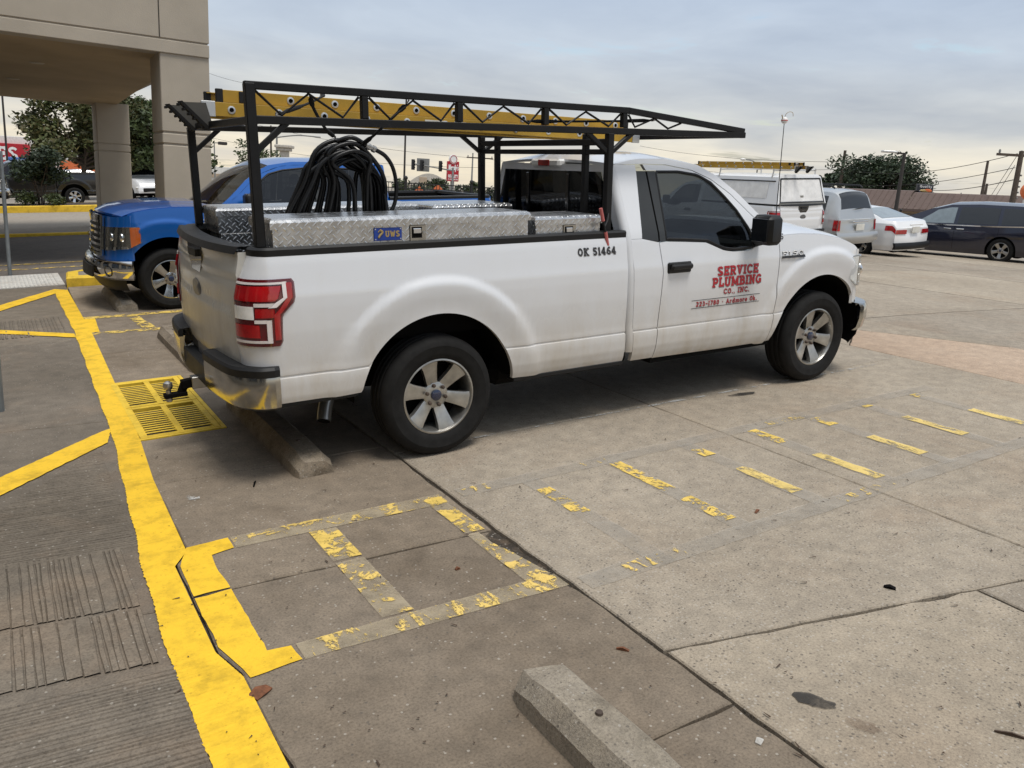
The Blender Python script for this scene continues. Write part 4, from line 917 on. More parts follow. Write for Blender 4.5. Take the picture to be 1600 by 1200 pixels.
    for sx0 in sp_['seats']:
        for yy in (-.42, .42):
            m.box(sx0, sx0+.5, yy-.26, yy+.26, .75, .92, .05); b_ = Matrix.Translation((sx0+.04, yy, .88)) @ Matrix.Rotation(rad(-14), 4, 'Y'); m.box(-.07, .07, -.25, .25, 0, .60, .05, b_); m.box(-.045, .045, -.13, .13, .64, .80, .04, b_)
    m.build('seat', MAT['interior'], T)
    m = MB(); m.box(2.62, 3.05, -.82, .82, .75, 1.20, .06); m.lathe([(.185, -.012), (.2, 0), (.185, .012), (.17, 0), (.185, -.012)], (0, 0, 0), 'x', 28); k = 28*5; 
    m.v = m.v[:-k]+[(2.5+a*1-c*.35, .42+b, 1.12+c) for a, b, c in m.v[-k:]]; m.box(cb, 3.0, -.85, .85, .60, .68); m.build('dashboard', MAT['interior'], T)
    m = MB(); m.box(2.30, 2.34, -.12, .12, 1.62, 1.69, .012); m.build('rear_view_mirror', MAT['black_plastic'], T)
    return T, Sy
WHITE = dict(wb=3.584, cb=1.50, app=[(1.61, 1.306), (1.681, 1.757)], seats=[1.72], mirror_x=2.69,
    doors=[dict(seam_r=[(1.757, .425), (1.777, .76), (1.796, 1.06), (1.767, 1.268)], seam_f=[(2.935, .405), (2.965, .55), (3.004, .906), (3.012, 1.15), (3.00, 1.262)],
        belt=[(1.767, 1.268), (1.826, 1.272), (2.01, 1.262), (2.22, 1.248), (2.31, 1.215), (2.40, 1.182), (2.50, 1.168), (2.68, 1.168), (2.76, 1.20), (3.00, 1.262)], handle=1.945,
        glass=([(1.832, 1.29), (2.01, 1.28), (2.24, 1.262), (2.33, 1.225), (2.42, 1.195), (2.52, 1.185), (2.712, 1.187)], [(1.862, 1.752), (2.083, 1.752), (2.268, 1.728), (2.383, 1.672), (2.489, 1.578), (2.592, 1.469), (2.69, 1.32), (2.718, 1.235)]),
        frames=[('grey', [(1.772, 1.274), (1.780, 1.757)], [(1.828, 1.274), (1.858, 1.757)]),
                ('body', [(1.774, 1.762), (1.86, 1.762), (2.083, 1.762), (2.268, 1.738), (2.39, 1.682), (2.496, 1.586), (2.60, 1.476), (2.70, 1.325), (2.735, 1.21)], [(1.752, 1.803), (1.85, 1.80), (1.971, 1.797), (2.213, 1.760), (2.39, 1.695), (2.56, 1.587), (2.723, 1.442), (2.836, 1.348), (2.99, 1.264)]),
                ('grey', [(2.70, 1.33), (2.725, 1.26), (2.735, 1.185)], [(2.712, 1.33), (2.80, 1.27), (2.83, 1.215)])])],
    seam_top=[(1.50, 1.80), (1.752, 1.806), (1.971, 1.80), (2.213, 1.763), (2.39, 1.698), (2.56, 1.590), (2.723, 1.445), (2.836, 1.351), (3.005, 1.265)],
    outer=[(1.50, 1.805), (1.648, 1.833), (1.739, 1.842), (1.981, 1.843), (2.289, 1.80), (2.464, 1.72), (2.633, 1.602), (2.798, 1.456), (2.911, 1.362), (3.04, 1.275)])
BLUE = dict(wb=3.68, cb=.66, app=[(.70, 1.306), (.76, 1.757)], seats=[1.72, .80], mirror_x=2.66, handle_mat='blue_paint', nd=.085, flare=.5, ft=[(-.64, 1.262), (-.32, 1.285), (-.08, 1.285), (.17, 1.27), (.37, 1.235), (.52, 1.175)],
    doors=[dict(seam_r=[(.80, .425), (.74, .76), (.73, 1.06), (.75, 1.262)], seam_f=[(1.72, .425), (1.72, .7), (1.72, 1.0), (1.72, 1.262)], belt=[(.75, 1.262), (1.2, 1.25), (1.72, 1.245)], handle=.93,
        glass=([(.80, 1.265), (1.2, 1.258), (1.64, 1.255)], [(.86, 1.55), (.96, 1.71), (1.05, 1.75), (1.66, 1.765)]), frames=[('body', [(.76, 1.27), (.84, 1.56), (.94, 1.72), (1.04, 1.762), (1.66, 1.775)], [(.745, 1.27), (.79, 1.58), (.86, 1.77), (1.0, 1.80), (1.66, 1.803)]), ('grey', [(1.645, 1.26), (1.665, 1.77)], [(1.715, 1.25), (1.715, 1.80)])]),
        dict(seam_r=[(1.726, .425), (1.726, .7), (1.726, 1.0), (1.726, 1.245)], seam_f=[(2.935, .405), (2.965, .55), (3.004, .906), (3.012, 1.15), (3.00, 1.262)], belt=[(1.726, 1.245), (2.1, 1.24), (2.6, 1.235), (3.00, 1.262)], handle=1.92,
        glass=([(1.80, 1.255), (2.1, 1.25), (2.70, 1.25)], [(1.80, 1.765), (2.12, 1.735), (2.31, 1.685), (2.457, 1.58), (2.62, 1.41), (2.735, 1.275)]),
        frames=[('grey', [(1.73, 1.25), (1.73, 1.80)], [(1.795, 1.25), (1.795, 1.80)]), ('body', [(1.75, 1.775), (2.12, 1.745), (2.32, 1.694), (2.465, 1.588), (2.63, 1.416), (2.75, 1.27)], [(1.73, 1.803), (2.10, 1.795), (2.39, 1.698), (2.56, 1.590), (2.723, 1.445), (2.99, 1.265)])])],
    seam_top=[(.66, 1.80), (1.2, 1.806), (1.971, 1.80), (2.213, 1.763), (2.39, 1.698), (2.56, 1.590), (2.723, 1.445), (2.836, 1.351), (3.005, 1.265)],
    outer=[(.66, 1.805), (.85, 1.833), (1.2, 1.845), (1.981, 1.843), (2.289, 1.80), (2.464, 1.72), (2.633, 1.602), (2.798, 1.456), (2.911, 1.362), (3.04, 1.275)])
WT, WSy = pickup('pickup_truck', 'white regular cab work pickup with door lettering, toolboxes and black ladder rack', (0, 0, 0), 0, dict(WHITE, grille_mat='black_gloss', bump_mat='chrome_dull', turn='reflector'), 'white_paint', gate='white_gate_shaded')
BT, BSy = pickup('pickup_truck', 'bright blue crew cab pickup parked nose to the kerb behind the white one', (3.026, 6.15, 0), math.pi, BLUE, 'blue_paint', scale=.95, rim_mat='chrome_dull')
# ================================================================== LETTERING
def arc(cx_, cy_, rx, ry, a0, a1, n=8): return [(cx_+rx*math.cos(rad(a0+(a1-a0)*i/n)), cy_+ry*math.sin(rad(a0+(a1-a0)*i/n))) for i in range(n+1)]
GL = {  # slab letters: width, strokes, serif bars (x centre, y, half length)
 'S': (.66, [arc(.33, .745, .24, .165, 20, 250, 9)+arc(.33, .255, .25, .175, 90, -160, 9)], [(.57, .80, 0), (.08, .2, 0)]), 'E': (.66, [[(.18, 0), (.18, 1)], [(.05, .09), (.6, .09)], [(.05, .91), (.58, .91)], [(.18, .5), (.45, .5)], [(.58, .0), (.58, .26)], [(.56, 1), (.56, .74)], [(.45, .38), (.45, .62)]], []),
 'R': (.74, [[(.18, 0), (.18, 1)], [(.18, .91), (.42, .91)], arc(.42, .70, .19, .21, 90, -90), [(.18, .49), (.42, .49)], [(.40, .49), (.60, .05)]], [(.18, .07, .16), (.62, .07, .10), (.1, .93, .1)]), 'V': (.74, [[(.16, 1), (.37, .05)], [(.37, .05), (.58, 1)]], [(.16, .93, .15), (.58, .93, .15)]),
 'I': (.36, [[(.18, 0), (.18, 1)]], [(.18, .07, .16), (.18, .93, .16)]), 'C': (.68, [arc(.36, .5, .27, .42, 45, 315, 14)], [(.58, .82, .05), (.58, .16, .05)]), 'P': (.68, [[(.18, 0), (.18, 1)], [(.18, .91), (.40, .91)], arc(.40, .68, .19, .23, 90, -90), [(.18, .45), (.40, .45)]], [(.18, .07, .16), (.1, .93, .1)]),
 'L': (.64, [[(.18, 0), (.18, 1)], [(.05, .09), (.58, .09)], [(.56, 0), (.56, .34)]], [(.18, .93, .16)]), 'U': (.74, [[(.16, 1), (.16, .3)]+arc(.37, .3, .21, .22, 180, 360)+[(.58, 1)]], [(.16, .93, .15), (.58, .93, .15)]),
 'M': (.92, [[(.16, 0), (.16, 1)], [(.76, 0), (.76, 1)], [(.16, .95), (.46, .2)], [(.46, .2), (.76, .95)]], [(.16, .07, .15), (.76, .07, .15), (.12, .93, .12), (.80, .93, .12)]), 'B': (.70, [[(.18, 0), (.18, 1)], [(.18, .91), (.40, .91)], arc(.40, .72, .16, .19, 90, -90), [(.18, .52), (.42, .52)], arc(.42, .305, .19, .215, 90, -90), [(.18, .09), (.42, .09)]], [(.08, .07, .08), (.08, .93, .08)]),
 'N': (.78, [[(.18, 0), (.18, 1)], [(.60, 0), (.60, 1)], [(.18, .95), (.60, .05)]], [(.18, .07, .15), (.60, .93, .15), (.1, .93, .1)]), 'G': (.74, [arc(.36, .5, .27, .42, 45, 340, 14), [(.42, .42), (.66, .42)], [(.60, .42), (.60, .1)]], [(.58, .82, .05)]), 'O': (.72, [arc(.36, .5, .26, .41, 0, 360, 18)], []),
 'K': (.76, [[(.18, 0), (.18, 1)], [(.22, .42), (.58, .95)], [(.32, .55), (.60, .05)]], [(.18, .07, .16), (.18, .93, .16), (.60, .93, .13), (.62, .07, .13)]), 'F': (.62, [[(.18, 0), (.18, 1)], [(.05, .91), (.58, .91)], [(.18, .5), (.45, .5)], [(.56, 1), (.56, .7)]], [(.18, .07, .16)]),
 'A': (.76, [[(.14, .04), (.38, .96)], [(.38, .96), (.62, .04)], [(.23, .34), (.53, .34)]], [(.14, .07, .14), (.62, .07, .14)]), 'T': (.66, [[(.33, 0), (.33, 1)], [(.06, .91), (.60, .91)], [(.06, 1), (.06, .72)], [(.60, 1), (.60, .72)]], [(.33, .07, .16)]),
 '1': (.42, [[(.22, 0), (.22, 1)], [(.22, .95), (.08, .8)]], [(.22, .07, .17)]), '2': (.62, [arc(.31, .70, .21, .21, 160, -30, 8)+[(.10, .10)], [(.06, .09), (.56, .09)]], []), '3': (.62, [arc(.28, .71, .2, .19, 150, -90, 8), arc(.28, .29, .22, .21, 90, -150, 8)], []), '4': (.66, [[(.42, 0), (.42, 1)], [(.42, .95), (.06, .30)], [(.04, .28), (.60, .28)]], [(.42, .07, .14)]),
 '5': (.62, [[(.12, .91), (.52, .91)], [(.14, .92), (.13, .52)], arc(.28, .32, .23, .24, 110, -150, 9)], []), '6': (.64, [arc(.32, .30, .22, .22, 0, 360, 14), [(.11, .34), (.18, .70), (.32, .88), (.50, .92)]], []), '7': (.60, [[(.06, .91), (.54, .91)], [(.52, .90), (.22, 0)]], [(.06, .82, .0)]), '8': (.62, [arc(.31, .72, .18, .19, 0, 360, 12), arc(.31, .29, .21, .21, 0, 360, 12)], []), '0': (.64, [arc(.32, .5, .22, .41, 0, 360, 16)], []),
 '.': (.26, [[(.13, 0), (.13, .16)]], []), ',': (.26, [[(.14, .16), (.10, -.12)]], []), '-': (.5, [[(.06, .45), (.44, .45)]], []), ' ': (.38, [], []), '*': (.5, [[(.25, .40), (.25, .58)]], []),
 'r': (.5, [[(.15, 0), (.15, .66)], [(.15, .5), (.28, .62), (.42, .60)]], [(.15, .06, .13), (.1, .61, .08)]), 'd': (.64, [arc(.28, .32, .2, .28, 0, 360, 12), [(.5, 0), (.5, 1)]], [(.42, .94, .1), (.54, .06, .08)]), 'm': (.95, [[(.15, 0), (.15, .64)], [(.15, .45), (.3, .6), (.46, .5), (.46, 0)], [(.46, .45), (.62, .6), (.78, .5), (.78, 0)]], [(.15, .06, .12), (.46, .06, .1), (.8, .06, .12)]), 'o': (.6, [arc(.3, .32, .22, .28, 0, 360, 14)], []), 'e': (.58, [arc(.3, .32, .22, .28, 0, 310, 12), [(.1, .34), (.5, .34)]], []), 'k': (.64, [[(.15, 0), (.15, 1)], [(.18, .28), (.48, .62)], [(.28, .38), (.5, .03)]], [(.15, .06, .13), (.1, .94, .1), (.52, .06, .1)])}
def lettering(name, text, x0, x1, z0, h, fmap, mat, parent, wt=.17, track=.08, slant=0.0):
    """text drawn between x0 and x1 on baseline z0 (x may run either way), mapped to the surface by fmap(x, z, off)"""
    tot = sum(GL[c][0]+track for c in text)-track; k = (x1-x0)/tot; m = MB(); cur = 0; cnt = 0
    def seg(p, q, w_):
        nonlocal cnt
        (ax, ay), (bx, by) = p, q; dx, dy = (bx-ax)*abs(k), (by-ay)*h; l_ = math.hypot(dx, dy) or 1e-6; nx, ny = -dy/l_*w_*h/2, dx/l_*w_*h/2; ex, ey = dx/l_*w_*h*.12, dy/l_*w_*h*.12
        P_ = []
        for (qx, qy, sg_, e) in ((ax, ay, 1, -1), (bx, by, 1, 1), (bx, by, -1, 1), (ax, ay, -1, -1)):
            X_ = (qx+cur)*abs(k)+sg_*nx+e*ex+slant*qy*h; Z_ = qy*h+sg_*ny+e*ey; P_.append(fmap(x0+X_*(1 if k > 0 else -1), z0+Z_, .00006*cnt))
        cnt = (cnt+1) % 40; m.poly(P_)
    for c in text:
        w_, st, sf_ = GL[c]
        for s_ in st:
            for p, q in zip(s_, s_[1:]): seg(p, q, wt if len(s_) < 3 or True else wt)
        for (sx_, sy_, hl_) in sf_:
            if hl_: seg((sx_-hl_, sy_), (sx_+hl_, sy_), wt*.8)
        cur += w_+track
    return m.build(name, MAT[mat], parent, smooth=0, kind='stuff')
RS = lambda x, z, off=0: V((x, -(WSy(x, z)+.0035+off), z))
RS0 = lambda x, z, off=0: V((x, -(WSy(x, z)+.0015+off*.1), z))
for txt, x0, x1, z0, h, wt, tr in (('SERVICE', 2.330, 2.772, .998, .068, .22, .07), ('PLUMBING', 2.284, 2.816, .914, .070, .22, .07), ('CO., INC.', 2.410, 2.690, .856, .040, .18, .09), ('223-1780 * Ardmore Ok.', 2.132, 2.786, .780, .036, .17, .10)):
    lettering('lettering_shadow', txt, x0+.006, x1+.006, z0-.006, h, RS0, 'decal_shadow', WT, wt, tr); lettering('lettering', txt, x0, x1, z0, h, RS, 'decal_red', WT, wt, tr)
for z in (.8265, .767):
    MB().grid([[RS(x, z_) for x in np.linspace(2.086, 2.814, 12)] for z_ in (z-.0022, z+.0022)]).build('rule_line', MAT['decal_black'], WT, 0)
lettering('lettering_shadow', 'OK 51464', 1.045, 1.371, 1.208, .050, RS0, 'decal_shadow', WT, .17, .08); lettering('lettering', 'OK 51464', 1.040, 1.364, 1.214, .050, RS, 'decal_black', WT, .17, .08)
lettering('lettering', '35', 2.955, 3.04, 1.236, .045, lambda x, z, off=0: V((x+.02, -(WSy(x, z)+.004+off), z)), 'decal_black', WT, .17, .1)
m = MB(); m.grid([[RS(x, z, .008) for x in (3.03, 3.30)] for z in (1.088, 1.108)]); m.build('badge_base', MAT['decal_black'], WT, 0)
lettering('badge_shadow', 'F150', 3.037, 3.293, 1.098, .044, RS, 'decal_black', WT, .26, .14, .12); lettering('badge', 'F150', 3.03, 3.285, 1.104, .042, lambda x, z, off=0: RS(x, z, off+.006), 'sign_white', WT, .17, .1, .12)
# aerial with a fishing float on its tip
m = MB(); m.tube([(3.13, -.80, 1.27), (3.125, -.80, 1.33)], [.016, .008], 10); m.tube([(3.125, -.80, 1.33), (3.12, -.80, 2.12)], [.0045, .003], 6); ae = m.build('aerial', MAT['black_plastic'], WT)
fl_ = thing('fishing_float', 'white and red fishing float stuck on the pickup aerial tip', 'fishing float', (3.12, -.80, 2.14)); MB().sphere((0, 0, 0), .026, 16, 10).build('float_body', MAT['white_vinyl'], fl_); m = MB(); m.lathe([(.0262, -.003), (.0268, 0), (.0262, .003)], n=16); m.build('float_band', MAT['red_plastic'], fl_)
m = MB(); m.tube(catmull([(0, 0, .025), (0, -.01, .045), (.02, -.02, .062), (.05, -.03, .058), (.06, -.03, .03)], 5), .002, 5); m.tube([(-.02, 0, .01), (-.035, 0, .04)], .004, 5); m.build('float_wire', MAT['gold'], fl_)

# ================================================================== LADDER RACK
RK = thing('ladder_rack', 'black welded steel ladder rack standing over the white pickup bed and cab', 'ladder rack', (0, 0, 1.36)); RK.location = (0, 0, 0)
bk = MAT['rack_black']; zb_, zt_ = 2.025, lambda x: 2.195-.016*(x+1.03)
def part(name, *bars, par=RK, mat=bk):
    m = MB()
    for (p, q, w_) in bars: m.bar(p, q, w_, w_, .004)
    return m.build(name, mat, par, 30)
part('top_chord', ((-1.055, -.86, zt_(-1.03)), (1.50, -.86, zt_(1.48)), .040)); part('top_chord', ((1.49, -.86, zt_(1.48)), (2.61, -.86, 2.045), .040))
part('lower_chord', ((-1.03, -.86, zb_), (2.62, -.86, zb_-.008), .042)); part('lower_chord', ((-1.0, .86, zb_), (2.62, .86, zb_-.008), .042))
part('post', ((-1.03, -.86, 1.364), (-1.03, -.86, zt_(-1.03)+.01), .052)); part('post', ((-.985, .86, 1.364), (-.985, .86, zb_), .049))
for yy in (-.86, .86): part('post', ((1.345, yy, 1.30 if yy < 0 else 1.364), (1.345, yy, zb_-.02), .049))
for yy in (-.60, .60): part('post', ((1.345, yy, .80), (1.345, yy, zb_-.02), .042))
for x in (-.40, .20, .82, 1.46): part('upright', ((x, -.86, zb_+.02), (x, -.86, zt_(x)-.02), .040))
part('cross_bar', ((-1.0, -.83, zb_), (-.985, .84, zb_), .042)); part('cross_bar', ((1.345, -.84, zb_-.076), (1.345, .84, zb_-.076), .044)); part('cross_bar', ((2.60, -.86, zb_-.008), (2.60, .86, zb_-.008), .040)); part('cross_bar', ((1.345, -.84, 1.885), (1.345, .84, 1.885), .036))
for x, yy in ((-1.03, -.86), (-.985, .86)): part('brace', ((x+.01, yy, 1.86), (x+.19, yy, zb_-.01), .031))
for yy in (-.86, .86):
    for dx in (-.20, .20): part('brace', ((1.345, yy, 1.87), (1.345+dx, yy, zb_-.01), .031))
xv = [-1.03, -.40, .20, .82, 1.46]
for a, b in zip(xv, xv[1:]):
    pts_ = [(a+.03, 1), (a+(b-a)*.26, 0), (a+(b-a)*.50, 1), (a+(b-a)*.80, 0), (b-.03, 1)]
    m = MB(); m.tube([(x, -.86, (zt_(x)-.025) if t else zb_+.025) for x, t in pts_], .0075, 6); m.build('lacing_rod', bk, RK)
m = MB(); zs = lambda x: zt_(1.48)+(2.045-zt_(1.48))*(x-1.48)/1.12
m.tube([(1.50, -.86, zs(1.50)-.025), (1.56, -.86, zb_+.025), (1.73, -.86, zs(1.73)-.02), (1.86, -.86, zb_+.022), (1.98, -.86, zs(1.98)-.02)], .0075, 6); m.build('lacing_rod', bk, RK)

# extension ladder lying on the rack
LD = thing('extension_ladder', 'yellow fibreglass extension ladder lying on the black rack', 'ladder', (0, .42, zb_+.024)); LD.rotation_euler = (0, .031, 0)
def rail(x0, x1, y, z0, z1, s, name='rail'):
    m = MB(); t = .006; m.box(x0, x1, y-t/2, y+t/2, z0, z1, .002); 
    for z in (z0, z1-t): m.box(x0, x1, min(y, y+s*.03), max(y, y+s*.03), z, z+t, .001)
    return m.build(name, MAT['fibreglass_yellow'], LD, 20)
# sections: base below, fly on top
SEC = ((-1.02, 2.50, .205, .0, .085), (-.93, 2.40, .165, .088, .165))
for (x0, x1, yy, z0, z1) in SEC:
    for s in (-1, 1): rail(x0, x1, s*yy, z0, z1, -s)
    n = int((x1-x0-.2)/.305); zc = (z0+z1)/2
    for i in range(n+1):
        x = x0+.16+i*.305; m = MB(); m.tube([(x, -yy+.002, zc), (x, yy-.002, zc)], .017, 10); rg = m.build('rung', MAT['aluminium'], LD)
        for s in (-1, 1):
            yo = s*(yy+.003); m = MB(); m.lathe([(.013, yo), (.015, yo+s*.006), (.024, yo+s*.004), (.026, yo)], (x, 0, zc), 'y', 14); m.build('rung_collar', MAT['aluminium'], rg); m = MB(); m.lathe([(0, yo+s*.001), (.015, yo+s*.001)], (x, 0, zc), 'y', 14); m.build('rung_bore', MAT['under_black'], rg)
for s in (-1, 1):
    m = MB(); yy = s*.205; m.box(-1.045, -.96, yy-.010, yy+.010, -.004, .089, .002); m.build('end_plate', MAT['aluminium'], LD); m = MB(); m.box(2.44, 2.515, yy-.010, yy+.010, -.004, .089, .002); m.build('end_plate', MAT['aluminium'], LD)
    m = MB(); m.prism([(-1.165, .07), (-1.02, .075), (-.985, -.06), (-1.01, -.075)], yy-.028, yy+.028, lambda a, b, c: (a, c, b)); sh = m.build('shoe', MAT['shoe_grey'], LD, 0)
    m = MB(); m.prism([(-1.18, .074), (-1.16, .078), (-1.0, -.075), (-1.02, -.088)], yy-.032, yy+.032, lambda a, b, c: (a, c, b)); 
    for i in range(6): 
        t = i/5.5; xx, zz_ = -1.175+.16*t, .06-.145*t; m.box(xx-.010, xx+.004, yy-.031, yy+.031, zz_-.012, zz_+.004, .002)
    m.build('shoe_pad', MAT['rubber'], sh, 0)
    m = MB(); m.box(-.945, -.90, s*.165-.012, s*.165+.012, .084, .170, .004); m.build('end_cap', MAT['black_plastic'], LD); m = MB(); m.box(2.37, 2.415, s*.165-.012, s*.165+.012, .084, .170, .004); m.build('end_cap', MAT['black_plastic'], LD); m = MB(); m.box(-.80, -.735, s*.168-.010, s*.168+.010, .092, .16, .002); m.build('latch_plate', MAT['black_plastic'], LD)
for x0, x1 in ((.50, .68), (.74, .84)):
    m = MB(); m.box(x0, x1, -.2105, -.2085, .018, .066); m.build('label_sticker', MAT['sticker'], LD, 0)

# ================================================================== TOOLBOXES
def toolbox(label, x0, x1, y0, y1, ztop, zbot=.82, latch=None, badge=False, lidh=.045, face=-1):
    T = thing('truck_toolbox', label, 'toolbox', ((x0+x1)/2, (y0+y1)/2, zbot), group='diamond plate toolboxes in the pickup bed'); hx, hy, h = (x1-x0)/2, (y1-y0)/2, ztop-zbot
    # the box is wide at rail level and stepped in to drop between the rails
    m = MB(); m.box(-hx, hx, -hy, hy, h-.175, h-lidh, .004); m.box(-hx+.01, hx-.01, -hy+.12 if face < 0 else -hy, hy if face < 0 else hy-.12, 0, h-.172, .004); m.build('box_body', MAT['tread_plate'], T, 20, uv=True)
    m = MB(); c = .022; o_ = .012; z0, z1 = h-lidh-.012, h
    ring = lambda dx, z: [(-hx-dx, -hy-dx, z), (hx+dx, -hy-dx, z), (hx+dx, hy+dx, z), (-hx-dx, hy+dx, z)]
    rs = [ring(o_, z0), ring(o_, z1-c), ring(o_-c*.35, z1-c*.35), ring(o_-c, z1)]; vs_ = [p for r_ in rs for p in r_]; fs_ = [(a*4+i, a*4+(i+1) % 4, a*4+4+(i+1) % 4, a*4+4+i) for a in range(3) for i in range(4)]+[(12, 13, 14, 15)]
    m.add(vs_, fs_); m.build('lid', MAT['tread_plate'], T, 20, uv=True)
    for lx in (latch or []):
        lx -= (x0+x1)/2; yf = -hy-.001; zc = h-.105; m = MB(); m.box(lx-.052, lx+.052, yf-.006, yf, zc-.05, zc+.045, .003); lp = m.build('latch', MAT['chrome_dull'], T); m = MB(); m.box(lx-.040, lx+.026, yf-.0075, yf-.006, zc-.03, zc+.034); m.build('latch_recess', MAT['under_black'], lp); m = MB(); m.box(lx-.033, lx+.02, yf-.014, yf-.0075, zc-.004, zc+.026, .003); m.build('paddle', MAT['chrome'], lp)
        m = MB(); m.lathe([(.009, yf-.006), (.009, yf-.011), (0, yf-.011)], (lx+.040, 0, zc), 'y', 10); m.build('lock', MAT['steel'], lp)
    if badge:
        bx = -.301-(x0+x1)/2; yf = -hy-.001; zc = h-.105; m = MB(); m.box(bx-.088, bx+.088, yf-.005, yf, zc-.038, zc+.036, .003); bp = m.build('name_plate', MAT['uws_blue'], T)
        lettering('lettering', 'UWS', bx-.018, bx+.072, zc-.016, .034, lambda x, z, off=0: V((x, yf-.0058-off, z)), 'gold', bp, .24, .1); GLc = None
        m = MB(); m.tube(catmull([(bx-.062, yf-.006, zc-.022), (bx-.05, yf-.006, zc-.004), (bx-.035, yf-.006, zc+.012), (bx-.05, yf-.006, zc+.022), (bx-.062, yf-.006, zc+.012)], 4), [.002]+[.007]*12+[.003]*4, 6); m.build('emblem', MAT['gold'], bp)
        for a in (-1, 1):
            for b in (-1, 1): MB().lathe([(.004, yf-.005), (.004, yf-.007), (0, yf-.007)], (bx+a*.079, 0, zc+b*.029), 'y', 8).build('rivet', MAT['aluminium'], bp)
    return T
GL['W'] = (.95, [[(.12, 1), (.3, .04)], [(.3, .04), (.47, .8)], [(.47, .8), (.64, .04)], [(.64, .04), (.82, 1)]], [])
for _k in 'US': GL[_k] = GL[_k]
toolbox('long diamond plate toolbox with blue name plate on the near bed rail', -.975, .675, -.905, -.50, 1.515, latch=[-.11], badge=True)
toolbox('short diamond plate toolbox with one latch nearest the cab window', .755, 1.285, -.87, -.46, 1.475, latch=[1.025])
toolbox('diamond plate toolbox along the far bed rail, its dark end facing the tailgate', -.95, .53, .44, .86, 1.50, face=1)
toolbox('diamond plate toolbox in the far front corner of the bed', .60, 1.29, .30, .86, 1.49, face=1)

# ================================================================== HOSE AND STRAPS
rnd = random.Random(3); m = MB(); n_l = 19; ends = []
for i in range(n_l):
    f = i/(n_l-1); yy = -.34+.20*rnd.random()+.02*math.sin(i*2); xt = -.31+.10*(f-.5)+rnd.uniform(-.02, .02); zt = 1.945-.11*abs(math.sin(i*2.3))-.02*rnd.random(); xl = -.74+.42*f**1.1+rnd.uniform(-.02, .02); xr_ = -.25+.22*(1-f)*.4+.16*rnd.random()
    P_ = [(xl, yy+rnd.uniform(-.06, .06), 1.15), (xl+.02, yy, 1.42), (xl*.58+xt*.42, yy, 1.68), (xt-.14, yy, zt-.07), (xt, yy, zt), (xt+.11, yy, zt-.05), (xr_*.85+xt*.15+.03, yy, 1.70), (xr_+.01, yy+rnd.uniform(-.05, .05), 1.42), (xr_+.02, yy, 1.15)]
    m.tube(catmull(P_, 5), .0145, 8); ends.append((P_[0], P_[-1]))
for i in range(n_l-1):
    a, b = V(ends[i][1]), V(ends[i+1][0]); m.tube(catmull([a, a+V((0, 0, -.12)), (a+b)/2+V((0, 0, -.22)), b+V((0, 0, -.12)), b], 5), .0145, 8)
P_ = [(-.36, -.30, 1.93), (-.27, -.33, 1.955), (-.17, -.33, 1.905)]
HS = m.build('coiled_hose', MAT['hose_rubber'], smooth=60); tag(HS, 'thick black hose coiled and hung in the bed of the white pickup', 'hose')
m = MB(); m.tube(catmull([(-.12, -.33, 1.885), (-.05, -.33, 1.845), (.0, -.33, 1.77), (.02, -.33, 1.66), (.005, -.33, 1.55), (-.05, -.33, 1.44), (-.08, -.33, 1.25)], 6), .0135, 8); m.tube(catmull(P_, 5), .0145, 8); m.build('hose_tail', MAT['hose_rubber'], HS, 60)
m = MB(); m.lathe([(0, 0), (.019, 0), (.021, .01), (.021, .028), (.017, .03), (.017, .045), (.022, .047), (.022, .065), (.018, .07), (0, .07)], n=12); fit = m.build('hose_fitting', MAT['steel'], HS); d = V((.07, 0, -.03)); fit.matrix_local = Matrix.Translation((-.18, -.33, 1.91)) @ d.to_track_quat('Z', 'Y').to_matrix().to_4x4()
def strap(label, pts_, r=.011, name='bungee_cord'):
    T = thing(name, label, 'bungee cord', pts_[0], group='black rubber straps on the ladder rack'); o_ = V(pts_[0]); P_ = catmull([V(p)-o_ for p in pts_], 6); k = len(P_)
    MB().tube(P_, [.006 if (i < 2 or i > k-3) else r*(1.35 if i < 5 or i > k-6 else .8) for i in range(k)], 8).build('strap', MAT['rubber'], T, 60)
    for e, q in ((P_[0], P_[1]), (P_[-1], P_[-2])):
        d = (e-q).normalized(); MB().tube(catmull([q, e, e+d*.03+V((0, .01, .012)), e+d*.035+V((0, .022, 0)), e+d*.01+V((0, .03, -.006))], 4), .003, 6).build('hook', MAT['steel'], T)
    return T
strap('left of the two black straps holding up the hose coil', [(-.70, -.84, 2.155), (-.66, -.78, 2.09), (-.52, -.55, 2.0), (-.38, -.33, 1.955)])
strap('right of the two black straps holding up the hose coil', [(-.13, -.84, 2.135), (-.16, -.75, 2.08), (-.20, -.52, 1.97), (-.22, -.35, 1.91)])
strap('long black strap stretched along the rack truss towards the cab', [(.70, -.835, 2.065), (1.0, -.83, 2.072), (1.4, -.83, 2.085), (1.74, -.84, 2.10)], .009)
strap('black strap lying along the ladder near the rear post', [(-.86, -.80, 2.06), (-.6, -.5, 2.135), (-.4, -.2, 2.2), (-.3, .1, 2.225)], .009)
HB = thing('strap_winder', 'pink handled bar leaning on the rail beside the short toolbox', 'winder bar', (1.27, -.935, 1.27)); m = MB(); m.tube([(.035, 0, .0), (.012, 0, .09)], .0125, 10); m.build('lower_grip', MAT['pink_handle'], HB); m = MB(); m.tube([(-.012, 0, .165), (-.037, 0, .25)], .0125, 10); m.build('upper_grip', MAT['pink_handle'], HB)
m = MB(); m.tube([(.012, 0, .09), (-.012, 0, .165)], .008, 8); m.tube([(0, 0, .12), (.05, .03, .17), (.07, .05, .21)], .006, 6); m.build('shaft', MAT['black_plastic'], HB)
